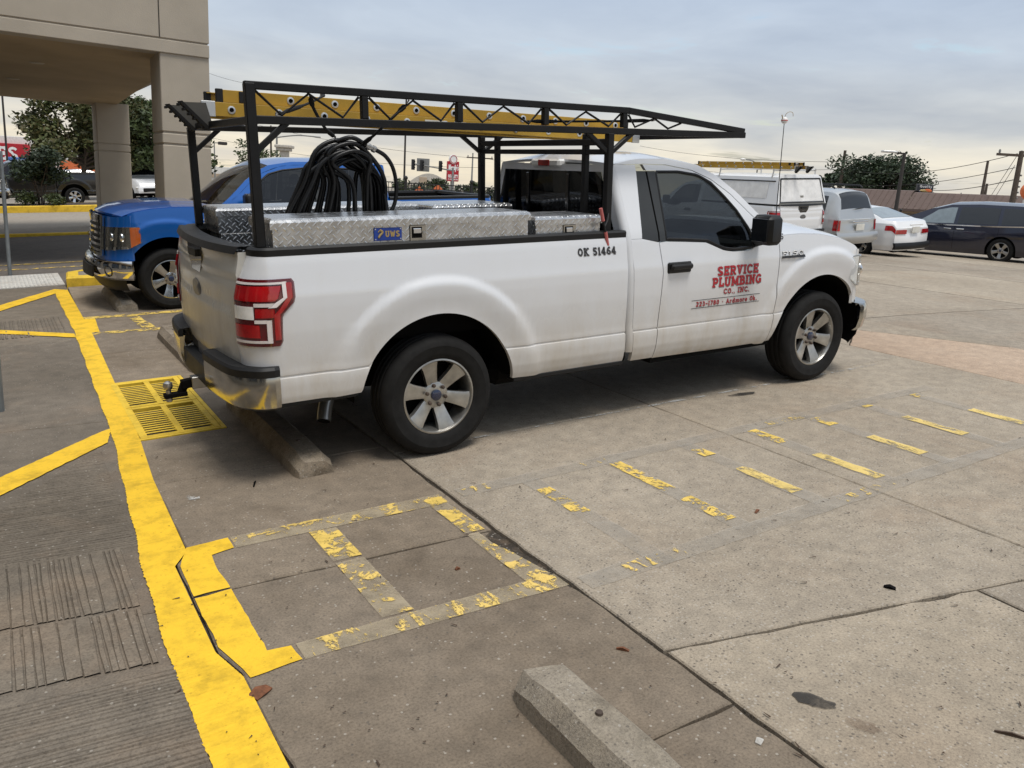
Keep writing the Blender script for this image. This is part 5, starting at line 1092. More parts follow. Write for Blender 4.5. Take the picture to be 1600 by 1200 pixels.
m = MB(); m.tube([(.10, .10, 1.47), (.045, .12, 1.53), (.02, .12, 1.56)], .012, 8); o = m.build('red_tool_handle', MAT['red_plastic']); tag(o, 'red tool handle sticking up behind the hose coil', 'tool handle')
# ================================================================== BUILDINGS
PT = thing('store_portico', 'tan stucco portico with two square columns over the drive lane', 'portico', (.25, 9.87, H(.25, 9.87)), 0, tilt=True)
SF = lambda y: 3.47-.028*y
def column(y0, name='column'):
    m = MB(); top = SF(y0)+.02
    zs_ = [(0, .35), (.35, .38), (.38, 2.0), (2.0, 2.03), (2.03, 2.19), (2.19, 2.22), (2.22, top)]
    for i, (a, b) in enumerate(zs_):
        g_ = .022 if i in (3, 5) else (.05 if i == 0 else 0); 
        if i == 0: g_ = -.07
        m.box(0+g_, .78-g_, y0+g_, y0+.94-g_, a, b, .012 if i not in (3, 5) else 0)
    return m.build(name, MAT['stucco'], PT, 20)
column(.0); column(9.27)
m = MB()
def band(z0, z1, in_=0):   # fascia face running back to the store, and its right return
    m.box(-9, .78-in_, -.03+in_, .35, z0, z1, .008 if not in_ else 0); m.box(.40, .78-in_, .35, 10.2, z0, z1, .008 if not in_ else 0)
zz0 = 3.46
for a, b, g_ in ((zz0, 3.66, 0), (3.66, 3.685, .022), (3.685, 4.45, 0), (4.45, 4.475, .022), (4.475, 6.2, 0)): band(a, b, g_)
m.build('fascia', MAT['stucco'], PT, 20)
m = MB(); m.box(-.006, .012, -.0335, -.028, 3.69, 4.45); m.build('control_joint', MAT['stucco_dark'], PT, 0)
m = MB(); m.grid([[(x, y, SF(y)) for x in (-9, .5)] for y in (.30, 10.0)]); m.build('soffit', MAT['soffit'], PT, 0)
for (x, y) in ((-1.6, 3.1), (-1.9, 6.0), (-4, 3), (-4, 6)):
    m = MB(); m.lathe([(.0, -.012), (.11, -.012), (.13, 0)], (x, y, SF(y)-.001), n=20); m.build('downlight', MAT['wall_beige'], PT)
m = MB(); m.box(-9, .5, 10.0, 10.2, 3.2, 6.2); m.box(-9, .77, 0, 10, 6.1, 6.2); m.build('roof_deck', MAT['stucco'], PT, 0)
# the store itself stands behind the photographer; the tailgate and bumper mirror it
ST = thing('store_building', 'tan stucco store front with dark glazing along the walkway', 'building', (-6.6, 0, 0), tilt=False)
m = MB(); m.box(-.4, 0, -22, 30, .9, 2.95-.0, 0); m.v = []; m.f = []
for y in range(-22, 30, 4): m.box(-.4, 0, y, y+1.2, 0, 3.2, .01)
m.box(-.4, .05, -22, 30, 3.2, 6.5, .02); m.box(-.4, .02, -22, 30, -.03, .5, .01); m.build('wall', MAT['stucco'], ST, 20)
for y in range(-22, 26, 4): MB().box(-.25, -.22, y+1.2, y+4, .5, 3.2).build('window', MAT['dark_glass'], ST, 0)
m = MB(); m.box(.05, 1.7, -22, 9, 3.35, 3.7, .02); m.build('added_shade_canopy', MAT['stucco'], ST, 20)  # overhang added out of view to darken the tailgate

def block(name, label, px0, px1, py_top, py_bot, d, depth, mat, cat='building', parts=(), rz=None):
    """a box building whose front runs between two photo columns at depth d"""
    a, b = at(px0, py_bot, d), at(px1, py_bot, d); t = (b-a); t -= UP*t.dot(UP); w_ = t.length; t.normalize(); n_ = UP.cross(t)
    tp = at(px0, py_top, d); h = (tp-a).dot(UP)
    T = thing(name, label, cat, a, 0); T.matrix_world = Matrix((t, n_, UP)).transposed().to_4x4(); T.matrix_world.translation = a
    mw = Matrix((t, n_, UP)).transposed().to_4x4(); mw.translation = a; T.matrix_world = mw
    m = MB(); m.box(0, w_, 0, depth, -9, h, .03); m.build('wall', MAT[mat], T, 20); k = w_/(px1-px0)
    return T, w_, h, k
T, w_, h, k = block('retail_store', 'white store with a big red sign band at the far left', -160, 55, 203, 300, 88, 14, 'wall_white')
m = MB(); m.box(.5, w_-.2, -.5, 0, h-2.9, h-.75, .03); m.build('sign_band', MAT['sign_red'], T, 20); zl = h-2.45
m = MB(); m.box(2, w_-1, -.12, -.01, .3, h-3.1); m.build('shop_front', MAT['pale_glass'], T, 0)
for i in range(14): MB().box(2+i*1.1, 2.08+i*1.1, -.2, -.12, .2, h-3.05).build('mullion', MAT['wall_white'], T, 0)
lettering('sign_lettering', 'STAPLES', w_-9.3, w_-1.25, zl, 1.35, lambda x, z, off=0: V((x, -.52-off*5, z)), 'sign_white', T, .19, .12)
MB().box(2, w_, -.9, -.02, h-3.7, h-3.0, .03).build('canopy_band', MAT['sign_red'], T, 20)
T, w_, h, k = block('side_store', 'low store with blue awning beside the red sign', 26, 82, 246, 292, 84, 10, 'wall_white'); MB().box(0, w_, -1.2, -.02, h-.9, h, .05).build('awning', MAT['awning_blue'], T, 20); MB().box(.3, w_-.3, -.05, -.01, .3, h-1.1).build('shop_front', MAT['pale_glass'], T, 0)
T, w_, h, k = block('orange_store', 'store with orange fascia half hidden by the trees', 84, 240, 250, 296, 86, 12, 'wall_beige'); MB().box(0, w_*.75, -.3, -.02, h-1.5, h+.05, .03).build('fascia', MAT['orange_wall'], T, 20); MB().box(.3, w_-.4, -.08, -.01, .3, h-1.7).build('shop_front', MAT['wall_white'], T, 0)
T, w_, h, k = block('strip_mall', 'pale low retail building right of the portico column', 300, 402, 258, 300, 95, 12, 'wall_white'); MB().box(0, w_, -.15, -.02, h-1.2, h-.8).build('cornice', MAT['wall_tan'], T, 0); MB().box(0, w_, -.15, -.02, h-2.3, h-2.0).build('cornice', MAT['wall_tan'], T, 0)
T, w_, h, k = block('stone_pillar', 'pale stone gateway pillar with a flared cap behind the blue pickup', 437, 449, 236, 300, 70, .7, 'stone_pale', 'pillar'); MB().box(-.2, w_+.2, -.2, .9, h, h+.25, .05).box(-.35, w_+.35, -.35, 1.05, h+.25, h+.5, .05).build('cap', MAT['stone_pale'], T, 20)
T, w_, h, k = block('arched_store', 'pale stone store with a low arched parapet behind the fence', 612, 730, 287, 312, 120, 14, 'stone_pale')
m = MB(); m.prism([(w_*.18, h-.02)]+[(w_*(.18+.62*i/12), h+1.75*math.sin(math.pi*i/12)) for i in range(1, 12)]+[(w_*.80, h-.02)], -.3, 1, lambda a, b, c: (a, c, b)); m.build('parapet', MAT['stone_pale'], T, 20); MB().box(w_*.36, w_*.46, -.4, -.3, h-.9, h+1.2, .05).build('emblem_panel', MAT['wall_tan'], T, 20)
for i in range(5): MB().box(w_*(.08+.18*i), w_*(.2+.18*i), -.05, -.005, h-3.2, h-1.4).build('window', MAT['pale_glass'], T, 0)
# long low brown-roofed building at the right
a, b = at(1260, 330, 62), at(1640, 346, 50); t = b-a; t -= UP*t.dot(UP); w_ = t.length; t.normalize(); n_ = UP.cross(t)
T = thing('brown_roof_building', 'long low building with a brown metal mansard roof beyond the fence', 'building'); mw = Matrix((t, n_, UP)).transposed().to_4x4(); mw.translation = a; T.matrix_world = mw
kx = w_*.47; MB().box(0, w_, 0, 12, -9, .45).build('wall', MAT['wall_tan'], T, 0)
for nm, x0, x1 in (('roof', -.6, kx), ('roof', kx, w_+.5)):
    dz = 0; R_ = MB(); R_.grid([[(x, y, z) for x in np.linspace(x0, x1, 3)] for y, z in ((-.8, .38), (-.8, .55), (.35, 1.75-(.0 if x0 < 0 else .1)), (.6, 1.8-(.0 if x0 < 0 else .1)), (12, 1.8))]); ro = R_.build(nm, MAT['roof_brown'], T, 20)
    q = MB()
    for x in np.arange(x0+.2, x1, .42): q.bar((x, -.805, .55), (x, .34, 1.74-(.0 if x0 < 0 else .1)), .04, .05)
    q.build('seam_ribs', MAT['roof_brown'], ro, 0, kind='stuff')
MB().box(w_*.30, w_*.36, -.12, -.005, -.35, .35).build('shop_sign', MAT['gold'], T, 0)
for i in range(9): MB().box(w_*(.04+.105*i), w_*(.11+.105*i), -.05, -.004, -1.8, -.2).build('window', MAT['dark_glass'], T, 0)

# ================================================================== SIGNS, POLES, WIRES
def pole(name, label, cat, px, py0, py1, d, r0, r1, mat, group=None, px1=None):
    """upright seen from photo row py0 (foot) to py1 (top) at column px"""
    a = at(px, py0, d); lo, hi = 0.0, 40.0
    for _ in range(40):
        mid = (lo+hi)/2; P_ = a+UP*mid-CAM; y = 600-FPX*(P_.dot(u2)/P_.dot(fw))
        if y > py1: lo = mid
        else: hi = mid
    T = thing(name, label, cat, a, tilt=True, group=group); m = MB(); m.tube([(0, 0, -8), (0, 0, 0), (0, 0, lo)], [r0, r0, r1], 10); m.build('shaft', MAT[mat], T); return T, lo
RT = V((rt.x, rt.y, 0)).normalized()        # sideways as the photographer sees it
rl = TILT.inverted().to_3x3() @ RT; rl.z = 0; rl.normalize(); fl2 = V((-rl.y, rl.x, 0))
T, h = pole('sign_post', 'grey steel sign post standing by the white kerb ramp', 'post', 17, 445, 236, 12.7, .028, .028, 'galv', 'steel posts on the walkway')
T, h = pole('sign_post', 'grey steel post base at the left edge, nearest the camera', 'post', 2, 664, 330, 6.1, .03, .03, 'galv', 'steel posts on the walkway'); MB().lathe([(.06, .0), (.06, .012), (.034, .02)], n=14).build('base_plate', MAT['galv'], T)
T, h = pole('flag_pole', 'thin dark pole rising behind the red store sign at the far left', 'pole', 14, 285, 140, 46, .06, .05, 'pole_dark')
T, h = pole('street_lamp', 'small dark street lamp just right of the portico column', 'street lamp', 336, 280, 223, 75, .07, .05, 'pole_grey'); m = MB(); m.bar((0, 0, h), tuple(rl*.6+V((0, 0, h))), .08, .08); m.build('arm', MAT['pole_grey'], T); m = MB(); c = rl*.75; m.box(c.x-.35, c.x+.35, c.y-.35, c.y+.35, h-.15, h+.12, .05); m.build('lamp_head', MAT['pole_dark'], T)
T, h = pole('traffic_signal', 'grey traffic signal mast with an arm above the blue pickup roof', 'traffic signal', 433, 300, 213, 80, .12, .09, 'pole_grey', 'traffic signals')
m = MB(); m.tube(catmull([(0, 0, h-.1), tuple(rl*2+V((0, 0, h+.2))), tuple(rl*4.2+V((0, 0, h+.15)))], 5), .06, 6); m.build('lamp_arm', MAT['pole_grey'], T); m = MB(); m.tube([(0, 0, 2.2), tuple(rl*5.5+V((0, 0, 1.9)))], .06, 6); m.build('mast_arm', MAT['pole_grey'], T)
for k in (.9, 3.6, 4.6):
    c = rl*k; MB().box(c.x-.17, c.x+.17, c.y-.17, c.y+.17, 1.45, 2.45, .04).build('signal_head', MAT['signal_black'], T)
T, h = pole('utility_pole', 'dark tall pole seen through the rack left of the hose', 'pole', 424, 300, 196, 90, .12, .09, 'wood_pole')
T, h = pole('light_pole', 'tall thin dark pole seen through the rack right of the hose', 'pole', 631, 300, 150, 60, .075, .06, 'pole_dark')
T, h = pole('traffic_signal', 'traffic signal arm with three heads beside the red restaurant sign', 'traffic signal', 706, 310, 262, 85, .12, .1, 'pole_grey', 'traffic signals')
m = MB(); m.tube([tuple(V((0, 0, h-.3))), tuple(rl*-4.0+V((0, 0, h+.15)))], .07, 6); m.build('mast_arm', MAT['pole_grey'], T)
for k, b_ in ((-1.3, 0), (-3.2, 1), (-4.1, 0)):
    c = rl*k; q = Matrix.Translation(c) @ Matrix.Rotation(math.atan2(rl.y, rl.x), 4, 'Z'); MB().box(-.17, .17, -.17, .17, h-.45, h+.6, .04, q).build('signal_head', MAT['signal_black'], T)
    if b_: MB().box(-.55, .75, .2, .24, h-.55, h+.75, .02, q).build('back_board', MAT['pole_grey'], T)
    for z in (h-.2, h+.08, h+.36): MB().lathe([(.11, -.2), (.11, -.30), (.09, -.30), (.09, -.19)], (c.x, c.y, z), 'y', 10).build('visor', MAT['signal_black'], T)
# red restaurant sign
a = at(706, 300, 95); T = thing('restaurant_sign', 'tall red restaurant sign with white script behind the fence', 'sign', a, tilt=True); q = Matrix.Rotation(math.atan2(rl.y, rl.x)+.25, 4, 'Z'); k = 95/FPX
MB().tube([(0, 0, -9), (0, 0, 1.6)], .22, 10).build('post', MAT['pole_grey'], T); MB().box(-9*k, 9*k, -.35, .35, 1.2, 1.2+30*k, .04, q).build('panel', MAT['sign_red'], T, 20); MB().box(-9.3*k, 9.3*k, -.30, .30, 1.2+12*k, 1.2+12.5*k, .01, q).build('panel_split', MAT['sign_white'], T, 0)
m = MB(); m.lathe([(0, -.4), (6.0*k, -.4), (6.2*k, -.3), (6.2*k, .3), (0, .3)], n=28, axis='y'); m.v = [tuple(q @ V((x, y, z*1.12+1.2+33*k))) for x, y, z in m.v]; cam_ = m.build('cameo_disc', MAT['sign_white'], T); m = MB(); m.lathe([(4.6*k, -.43), (5.4*k, -.43)], n=28, axis='y'); m.v = [tuple(q @ V((x, y, z*1.12+1.2+33*k))) for x, y, z in m.v]; m.build('ring', MAT['sign_red'], cam_)
for ch, w_, st in (('e', .58, 0), ('n', .62, 0), ('y', .58, 0), ("'", .2, 0), ('s', .5, 0)):
    pass
GL['n'] = (.62, [[(.12, 0), (.12, .64)], [(.12, .45), (.3, .62), (.48, .5), (.48, 0)]], []); GL['y'] = (.6, [[(.1, .64), (.3, .05)], [(.5, .64), (.15, -.32)]], []); GL["'"] = (.22, [[(.12, 1), (.08, .8)]], []); GL['s'] = (.5, [arc(.25, .48, .16, .13, 30, 250, 6)+arc(.25, .17, .17, .15, 90, -150, 6)], []); GL['Y'] = (.7, [[(.08, 1), (.35, .5)], [(.62, 1), (.35, .5)], [(.35, .5), (.35, 0)]], []); GL['Q'] = (.74, [arc(.36, .5, .27, .42, 0, 360, 16), [(.42, .22), (.66, -.05)]], []); GL['W'] = GL['W']
SM = lambda x, z, off=0: q @ V((x, -.36-off*4, z))
lettering('sign_lettering', "Wendy's", -8*k, 8*k, 1.2+17*k, 8*k, SM, 'sign_white', T, .16, .06, .1); lettering('sign_lettering', 'QUALITY', -7.6*k, 7.6*k, 1.2+5.5*k, 4.6*k, SM, 'sign_white', T, .18, .08); lettering('sign_lettering', 'IS OUR RECIPE', -7.6*k, 7.6*k, 1.2+1.8*k, 2.2*k, SM, 'sign_white', T, .18, .08)
T, h = pole('radio_mast', 'slim pale lattice mast right of the red restaurant sign', 'mast', 736, 305, 239, 130, .16, .10, 'pole_grey')
def crossarm(T, h, l_, n=3, mat='wood_pole', z=-.3, ang=0):
    v = (Matrix.Rotation(ang, 3, 'Z') @ rl); m = MB(); m.bar(tuple(v*-l_+V((0, 0, h+z))), tuple(v*l_+V((0, 0, h+z))), .12, .14); m.build('cross_arm', MAT[mat], T)
    for i in range(n):
        c = v*(l_*.9*(2*i/(n-1)-1)); MB().lathe([(.05, 0), (.07, .1), (.05, .2), (0, .22)], (c.x, c.y, h+z+.07), n=8).build('insulator', MAT['pole_grey'], T)
T, h = pole('utility_pole', 'utility pole with cross arm right of the red restaurant sign', 'pole', 747, 308, 243, 100, .14, .10, 'wood_pole'); crossarm(T, h, 1.6); MB().lathe([(.0, h-3), (.25, h-3), (.25, h-2.1), (0, h-2.05)], tuple(rl*.35), n=10).build('transformer', MAT['pole_grey'], T)
T, h = pole('street_lamp', 'pale curved street lamp above the white utility truck', 'street lamp', 1179, 300, 262, 70, .06, .05, 'pole_dark'); m = MB(); m.tube(catmull([(0, 0, h), tuple(rl*-.4+V((0, 0, h+.5))), tuple(rl*-1.1+V((0, 0, h+.62)))], 5), .05, 6); m.build('arm', MAT['pole_grey'], T); c = rl*-1.3; MB().sphere((c.x, c.y, h+.6), .24, 10, 6, (1, 1, .45)).build('lamp_head', MAT['wall_white'], T)
T, h = pole('utility_pole', 'bare dark utility pole left of the oak tree', 'pole', 1310, 310, 235, 75, .17, .12, 'wood_pole')
T, h = pole('lot_light', 'dark parking lot light pole in front of the oak tree', 'street lamp', 1397, 345, 239, 40, .10, .07, 'pole_dark'); m = MB(); m.bar((0, 0, h-.05), tuple(rl*-.45+V((0, 0, h))), .08, .08); m.build('arm', MAT['pole_dark'], T); c = rl*-.75; qq = Matrix.Translation((c.x, c.y, h)) @ Matrix.Rotation(math.atan2(rl.y, rl.x), 4, 'Z'); MB().box(-.35, .35, -.15, .15, -.03, .06, .02, qq).build('lamp_head', MAT['aluminium'], T)
T, h = pole('utility_pole', 'dark utility pole with two cross arms left of the big one', 'pole', 1531, 322, 251, 85, .18, .12, 'wood_pole'); crossarm(T, h, 2.4, 3, z=-3.6); crossarm(T, h, 2.2, 3, z=-4.4)
T, h = pole('utility_pole', 'shorter leaning companion of the dark utility pole behind the van', 'pole', 1536, 322, 287, 88, .15, .12, 'wood_pole')
BP_, hB = pole('utility_pole', 'large wooden utility pole with cross arm at the right edge', 'pole', 1578, 335, 236, 48, .17, .13, 'wood_pole'); crossarm(BP_, hB, 1.4, 3, z=-.25)
for i in range(7): MB().lathe([(.04, 0), (.06, .05), (.04, .1)], tuple(rl*.22+V((0, 0, hB-1.4-.32*i))), 'z', 8).build('insulator', MAT['pole_grey'], BP_)
# food billboard, blue sign, orange ball sign
def board(name, label, px0, px1, py0, py1, d, mat, th=.3, cat='sign'):
    a, b, c = at(px0, py1, d), at(px1, py1, d), at(px0, py0, d); T = thing(name, label, cat, (a+b)/2); t = b-a; t -= UP*t.dot(UP); w_ = t.length; t.normalize(); n_ = UP.cross(t); mw = Matrix((t, n_, UP)).transposed().to_4x4(); mw.translation = (a+b)/2; T.matrix_world = mw; h = (c-a).dot(UP)
    MB().box(-w_/2, w_/2, 0, th, 0, h, .03).build('panel', MAT[mat], T, 20); MB().tube([(0, th/2, -10), (0, th/2, .1)], .15, 8).build('post', MAT['pole_grey'], T); return T, w_, h
T, w_, h = board('billboard', 'dark electronic billboard with food picture beside the oak tree', 1432, 1457, 288, 304, 58, 'sign_dark'); 
for (x0, x1, z0, z1, mt) in ((-.4, .35, .12, .5, 'gold'), (-.1, .42, .2, .56, 'orange_wall'), (-.45, -.2, .1, .35, 'sign_blue')):
    MB().sphere(((x0+x1)/2*w_, -.02, (z0+z1)/2*h), 1, 12, 8, ((x1-x0)/2*w_, .03, (z1-z0)/2*h)).build('picture', MAT[mt], T)
GL['t'] = (.42, [[(.18, .9), (.18, .1), (.34, .04)], [(.04, .62), (.36, .62)]], []); GL['l'] = (.26, [[(.13, 0), (.13, 1)]], []); GL['i'] = (.26, [[(.13, 0), (.13, .62)], [(.13, .8), (.13, .92)]], []); GL['u'] = (.6, [[(.12, .64), (.12, .15), (.3, .04), (.46, .15)], [(.48, 0), (.48, .64)]], []); GL['a'] = (.6, [arc(.28, .32, .2, .28, 0, 360, 12), [(.5, 0), (.5, .62)]], [])
lettering('sign_lettering', 'Quality', -.38*w_, .40*w_, .68*h, .24*h, lambda x, z, off=0: V((x, -.012-off*3, z)), 'sign_white', T, .2, .08)
board('roof_sign', 'small blue sign panel above the brown roof', 1546, 1570, 309, 316, 72, 'sign_blue')
T, w_, h = board('ball_sign', 'orange ball sign on a white stand cut off at the right edge', 1600, 1612, 312, 330, 40, 'wall_white'); MB().sphere((0, .15, h+.40), .42, 16, 10).build('ball', MAT['orange_wall'], T); MB().tube([(0, .15, h+.8), (0, .15, h+1.8)], .06, 8).build('stem', MAT['orange_wall'], T)
# overhead wires
def wire(label, p, q, sag=.6, r=.022, name='power_line'):
    P_ = [V(p).lerp(V(q), i/16)-UP*sag*4*(i/16)*(1-i/16) for i in range(17)]; m = MB(); m.tube(P_, r, 4); o = m.build(name, MAT['pole_dark'], smooth=60); return tag(o, label, 'power line', 'overhead wires')
wire('highest wire between the big right-hand pole and the bare pole', at(1590, 240, 48), at(1308, 262, 75), .8); wire('second wire down between the right-hand pole and the bare pole', at(1586, 262, 48), at(1306, 285, 75), .6)
wire('wire running left from the bare pole above the utility truck', at(1311, 253, 75), at(1000, 228, 110), .5); wire('lower wire running left from the bare pole', at(1310, 265, 75), at(1000, 246, 110), .5, .02); wire('third wire left of the bare pole', at(1310, 282, 75), at(1020, 254, 110), .4, .02)
wire('heavy cable crossing in front of the leaning poles', at(1583, 281, 48), at(1440, 296, 80), .3, .03); wire('thin guy wire slanting left from the big pole', at(1588, 245, 48), at(1538, 322, 60), 0, .016); wire('second guy wire slanting left from the big pole', at(1586, 258, 48), at(1545, 324, 60), 0, .016)
wire('wire crossing the gap seen through the ladder rack', at(742, 247, 100), at(330, 175, 130), 1.0, .025); wire('lower wire seen through the ladder rack', at(748, 262, 100), at(330, 215, 130), 1.0, .025); wire('wire left of the rack with small beads', at(395, 132, 120), at(320, 112, 120), .2, .025); wire('wire from the mid utility pole towards the cab roof', at(748, 246, 100), at(1000, 262, 120), .6, .022)

# ================================================================== FENCES
def fence(label, x0, x1, y, hgt=1.32, n_post=8, skip=0):
    T = thing('iron_fence', label, 'fence', (x0, y, H(x0, y))); L_ = x1-x0; o_ = V((x0, y, H(x0, y))); G0 = lambda x: V((x-x0, 0, H(x, y)-o_.z))
    for i in range(n_post+1):
        x = x0+L_*i/n_post; b_ = G0(x); m = MB(); m.tube([b_, b_+UP*(hgt+.10)], .055, 4); m.sphere(b_+UP*(hgt+.17), .08, 8, 6); m.build('post', MAT['fence_black'], T, 20)
    for z in (.15, hgt-.18, hgt):
        MB().tube([G0(x)+UP*z for x in np.linspace(x0, x1, 12)], .025, 4).build('rail', MAT['fence_black'], T, 20)
    m = MB()
    for x in np.arange(x0+.06, x1, .125): m.tube([G0(x)+UP*.05, G0(x)+UP*(hgt+.02)], .013, 4)
    m.build('pickets', MAT['fence_black'], T, 0, kind='stuff'); return T
fence('black iron picket fence behind the blue pickup bed', 5, 21, 22, 1.32, 6); fence('black iron picket fence behind the white sedan and navy minivan', 26, 56, 22, 1.32, 11)

# ================================================================== TREES AND SHRUBS
def foliage(blobs, n, size, rnd, upv=V((0, 0, 1))):
    m = MB(); tot = sum(b[3]**2 for b in blobs)
    for (bx, by, bz, br, sq) in blobs:
        for _ in range(int(n*br**2/tot)):
            d = V((rnd.gauss(0, 1), rnd.gauss(0, 1), rnd.gauss(0, 1))).normalized(); r_ = br*(rnd.random()**.38)*rnd.uniform(.75, 1.12); c = V((bx, by, bz))+V((d.x*r_, d.y*r_, d.z*r_*sq))
            a = V((rnd.gauss(0, 1), rnd.gauss(0, 1), rnd.gauss(0, .6))).normalized(); b = a.orthogonal(); b = (Matrix.Rotation(rnd.uniform(0, 6.28), 3, a) @ b).normalized(); s_ = size*rnd.uniform(.6, 1.35)
            m.add([c-a*s_, c+b*s_*.45, c+a*s_, c-b*s_*.45], [(0, 1, 2, 3)])
    return m
def tree(name, label, loc, hgt, cr, n, leaf, size, seed, trunk=.16, stems=1, group=None, limbs=6, cz=.62, sq=.7, cat='tree'):
    rnd = random.Random(seed); T = thing(name, label, cat, loc, tilt=True, group=group); blobs = []
    for i in range(limbs*2+2):
        a = rnd.uniform(0, 6.28); rr = cr*rnd.uniform(.15, .78); blobs.append((rr*math.cos(a), rr*math.sin(a), hgt*cz+hgt*(1-cz)*rnd.uniform(-.75, .62), cr*rnd.uniform(.26, .46), sq))
    m = MB(); ends = []
    for s_ in range(stems):
        a = 6.28*s_/max(1, stems); r0 = .0 if stems == 1 else trunk*2; top = V((math.cos(a)*r0*3, math.sin(a)*r0*3, hgt*cz*.62)); m.tube(catmull([(math.cos(a)*r0, math.sin(a)*r0, -.2), (math.cos(a)*r0*1.5+rnd.uniform(-.05, .05)*hgt*.3, math.sin(a)*r0*1.5, hgt*cz*.3), top], 5), [trunk*(1-.05*i) for i in range(11)], 8); ends.append(top)
    for i, b in enumerate(blobs):
        e = ends[i % len(ends)]; c = V(b[:3]); mid = e.lerp(c, .5)+V((0, 0, -.06*hgt)); m.tube(catmull([e-V((0, 0, .15*hgt*rnd.random())), mid, c], 4), [trunk*.45*(1-.085*k) for k in range(9)], 6)
    m.build('trunk', MAT['bark'], T, 60); foliage(blobs, n, size, rnd).build('crown', MAT[leaf], T, 0); return T
def gp(px, d, py=300):
    p = at(px, py, d); return (p.x, p.y, H(p.x, p.y))
tree('street_tree', 'spreading green and rust leafed tree left of the rear portico column', gp(134, 42), 5.6, 3.0, 15000, 'leaf_autumn', .13, 11, limbs=11, cz=.64); tree('street_tree', 'green tree between the two portico columns', gp(245, 44), 6.2, 3.0, 10000, 'leaf_green', .13, 12, limbs=8, cz=.58)
tree('street_tree', 'dark dense tree low between the portico columns', gp(228, 56), 4.0, 3.2, 3500, 'leaf_dark', .18, 15, limbs=6, cz=.5)
p = gp(66, 30.2, 330); tree('multi_stem_shrub', 'dark multi-stemmed shrub on the planting island in front of the black pickup', (p[0], p[1], H(p[0], p[1])+.28), 2.05, 1.05, 4200, 'leaf_dark', .075, 13, .035, 5, None, 8, .68, .75, 'shrub')
for i, (px, r_) in enumerate(((42, .42), (86, .34))):
    p = gp(px, 29.8, 330); T = thing('low_shrub', ('low clipped shrub left of the multi-stemmed one', 'low clipped shrub right of the multi-stemmed one')[i], 'shrub', (p[0], p[1], H(p[0], p[1])+.28), tilt=True, group='low shrubs on the planting island'); rn = random.Random(30+i); foliage([(0, 0, r_*.6, r_, .7), (.2, .1, r_*.5, r_*.7, .7)], 900, .05, rn).build('crown', MAT['leaf_green'], T, 0); MB().tube([(0, 0, -.1), (0, 0, r_)], .03, 6).build('stem', MAT['bark'], T)
p = gp(1376, 72); tree('oak_tree', 'broad dark green oak behind the brown roofed building', (p[0], p[1], p[2]+1.2), 4.9, 4.5, 13000, 'leaf_dark', .16, 21, .25, limbs=12, cz=.62, sq=.62)
p = gp(1292, 78); tree('far_tree', 'small dark tree just left of the bare utility pole', p, 6.2, 2.2, 1500, 'leaf_dark', .24, 23, .15, limbs=4)
for i, (px, d, hh) in enumerate(((618, 38, 1.75), (648, 40, 1.7), (672, 41, 1.95), (700, 39, 1.7), (737, 40, 1.75), (758, 44, 1.6))):
    p = gp(px, d); tree('hedge_shrub', ('leftmost shrub', 'second shrub', 'third, tallest shrub', 'fourth shrub', 'pointed shrub right of the restaurant sign', 'rightmost shrub')[i]+' in the row behind the iron fence', p, hh, .95 if i != 4 else .7, 900, 'leaf_dark' if i % 2 else 'leaf_green', .09, 40+i, .04, group='shrubs behind the iron fence', limbs=4, cz=.6, cat='shrub')
for i, px in enumerate((392, 412)):
    p = gp(px, 62); tree('far_tree', ('airy tree right of the portico column', 'thin tree left of the stone pillar')[i], p, 4.6, 1.5, 900, 'leaf_green', .12, 60+i, .07, limbs=6)
for i, px in enumerate((655, 684)):
    c = at(px, 299 if i else 302, 37); T = thing('road_sign', ('left of two small orange work signs behind the fence', 'right of two small orange work signs behind the fence')[i], 'road sign', c, tilt=True, group='orange work signs'); qq = Matrix.Rotation(math.atan2(rl.y, rl.x), 4, 'Z') @ Matrix.Rotation(rad(45), 4, 'Y'); MB().box(-.22, .22, -.01, .01, -.22, .22, .005, qq).build('panel', MAT['orange_wall'], T, 0); MB().tube([(0, .02, -1.2), (0, .02, 0)], .02, 6).build('post', MAT['pole_grey'], T)

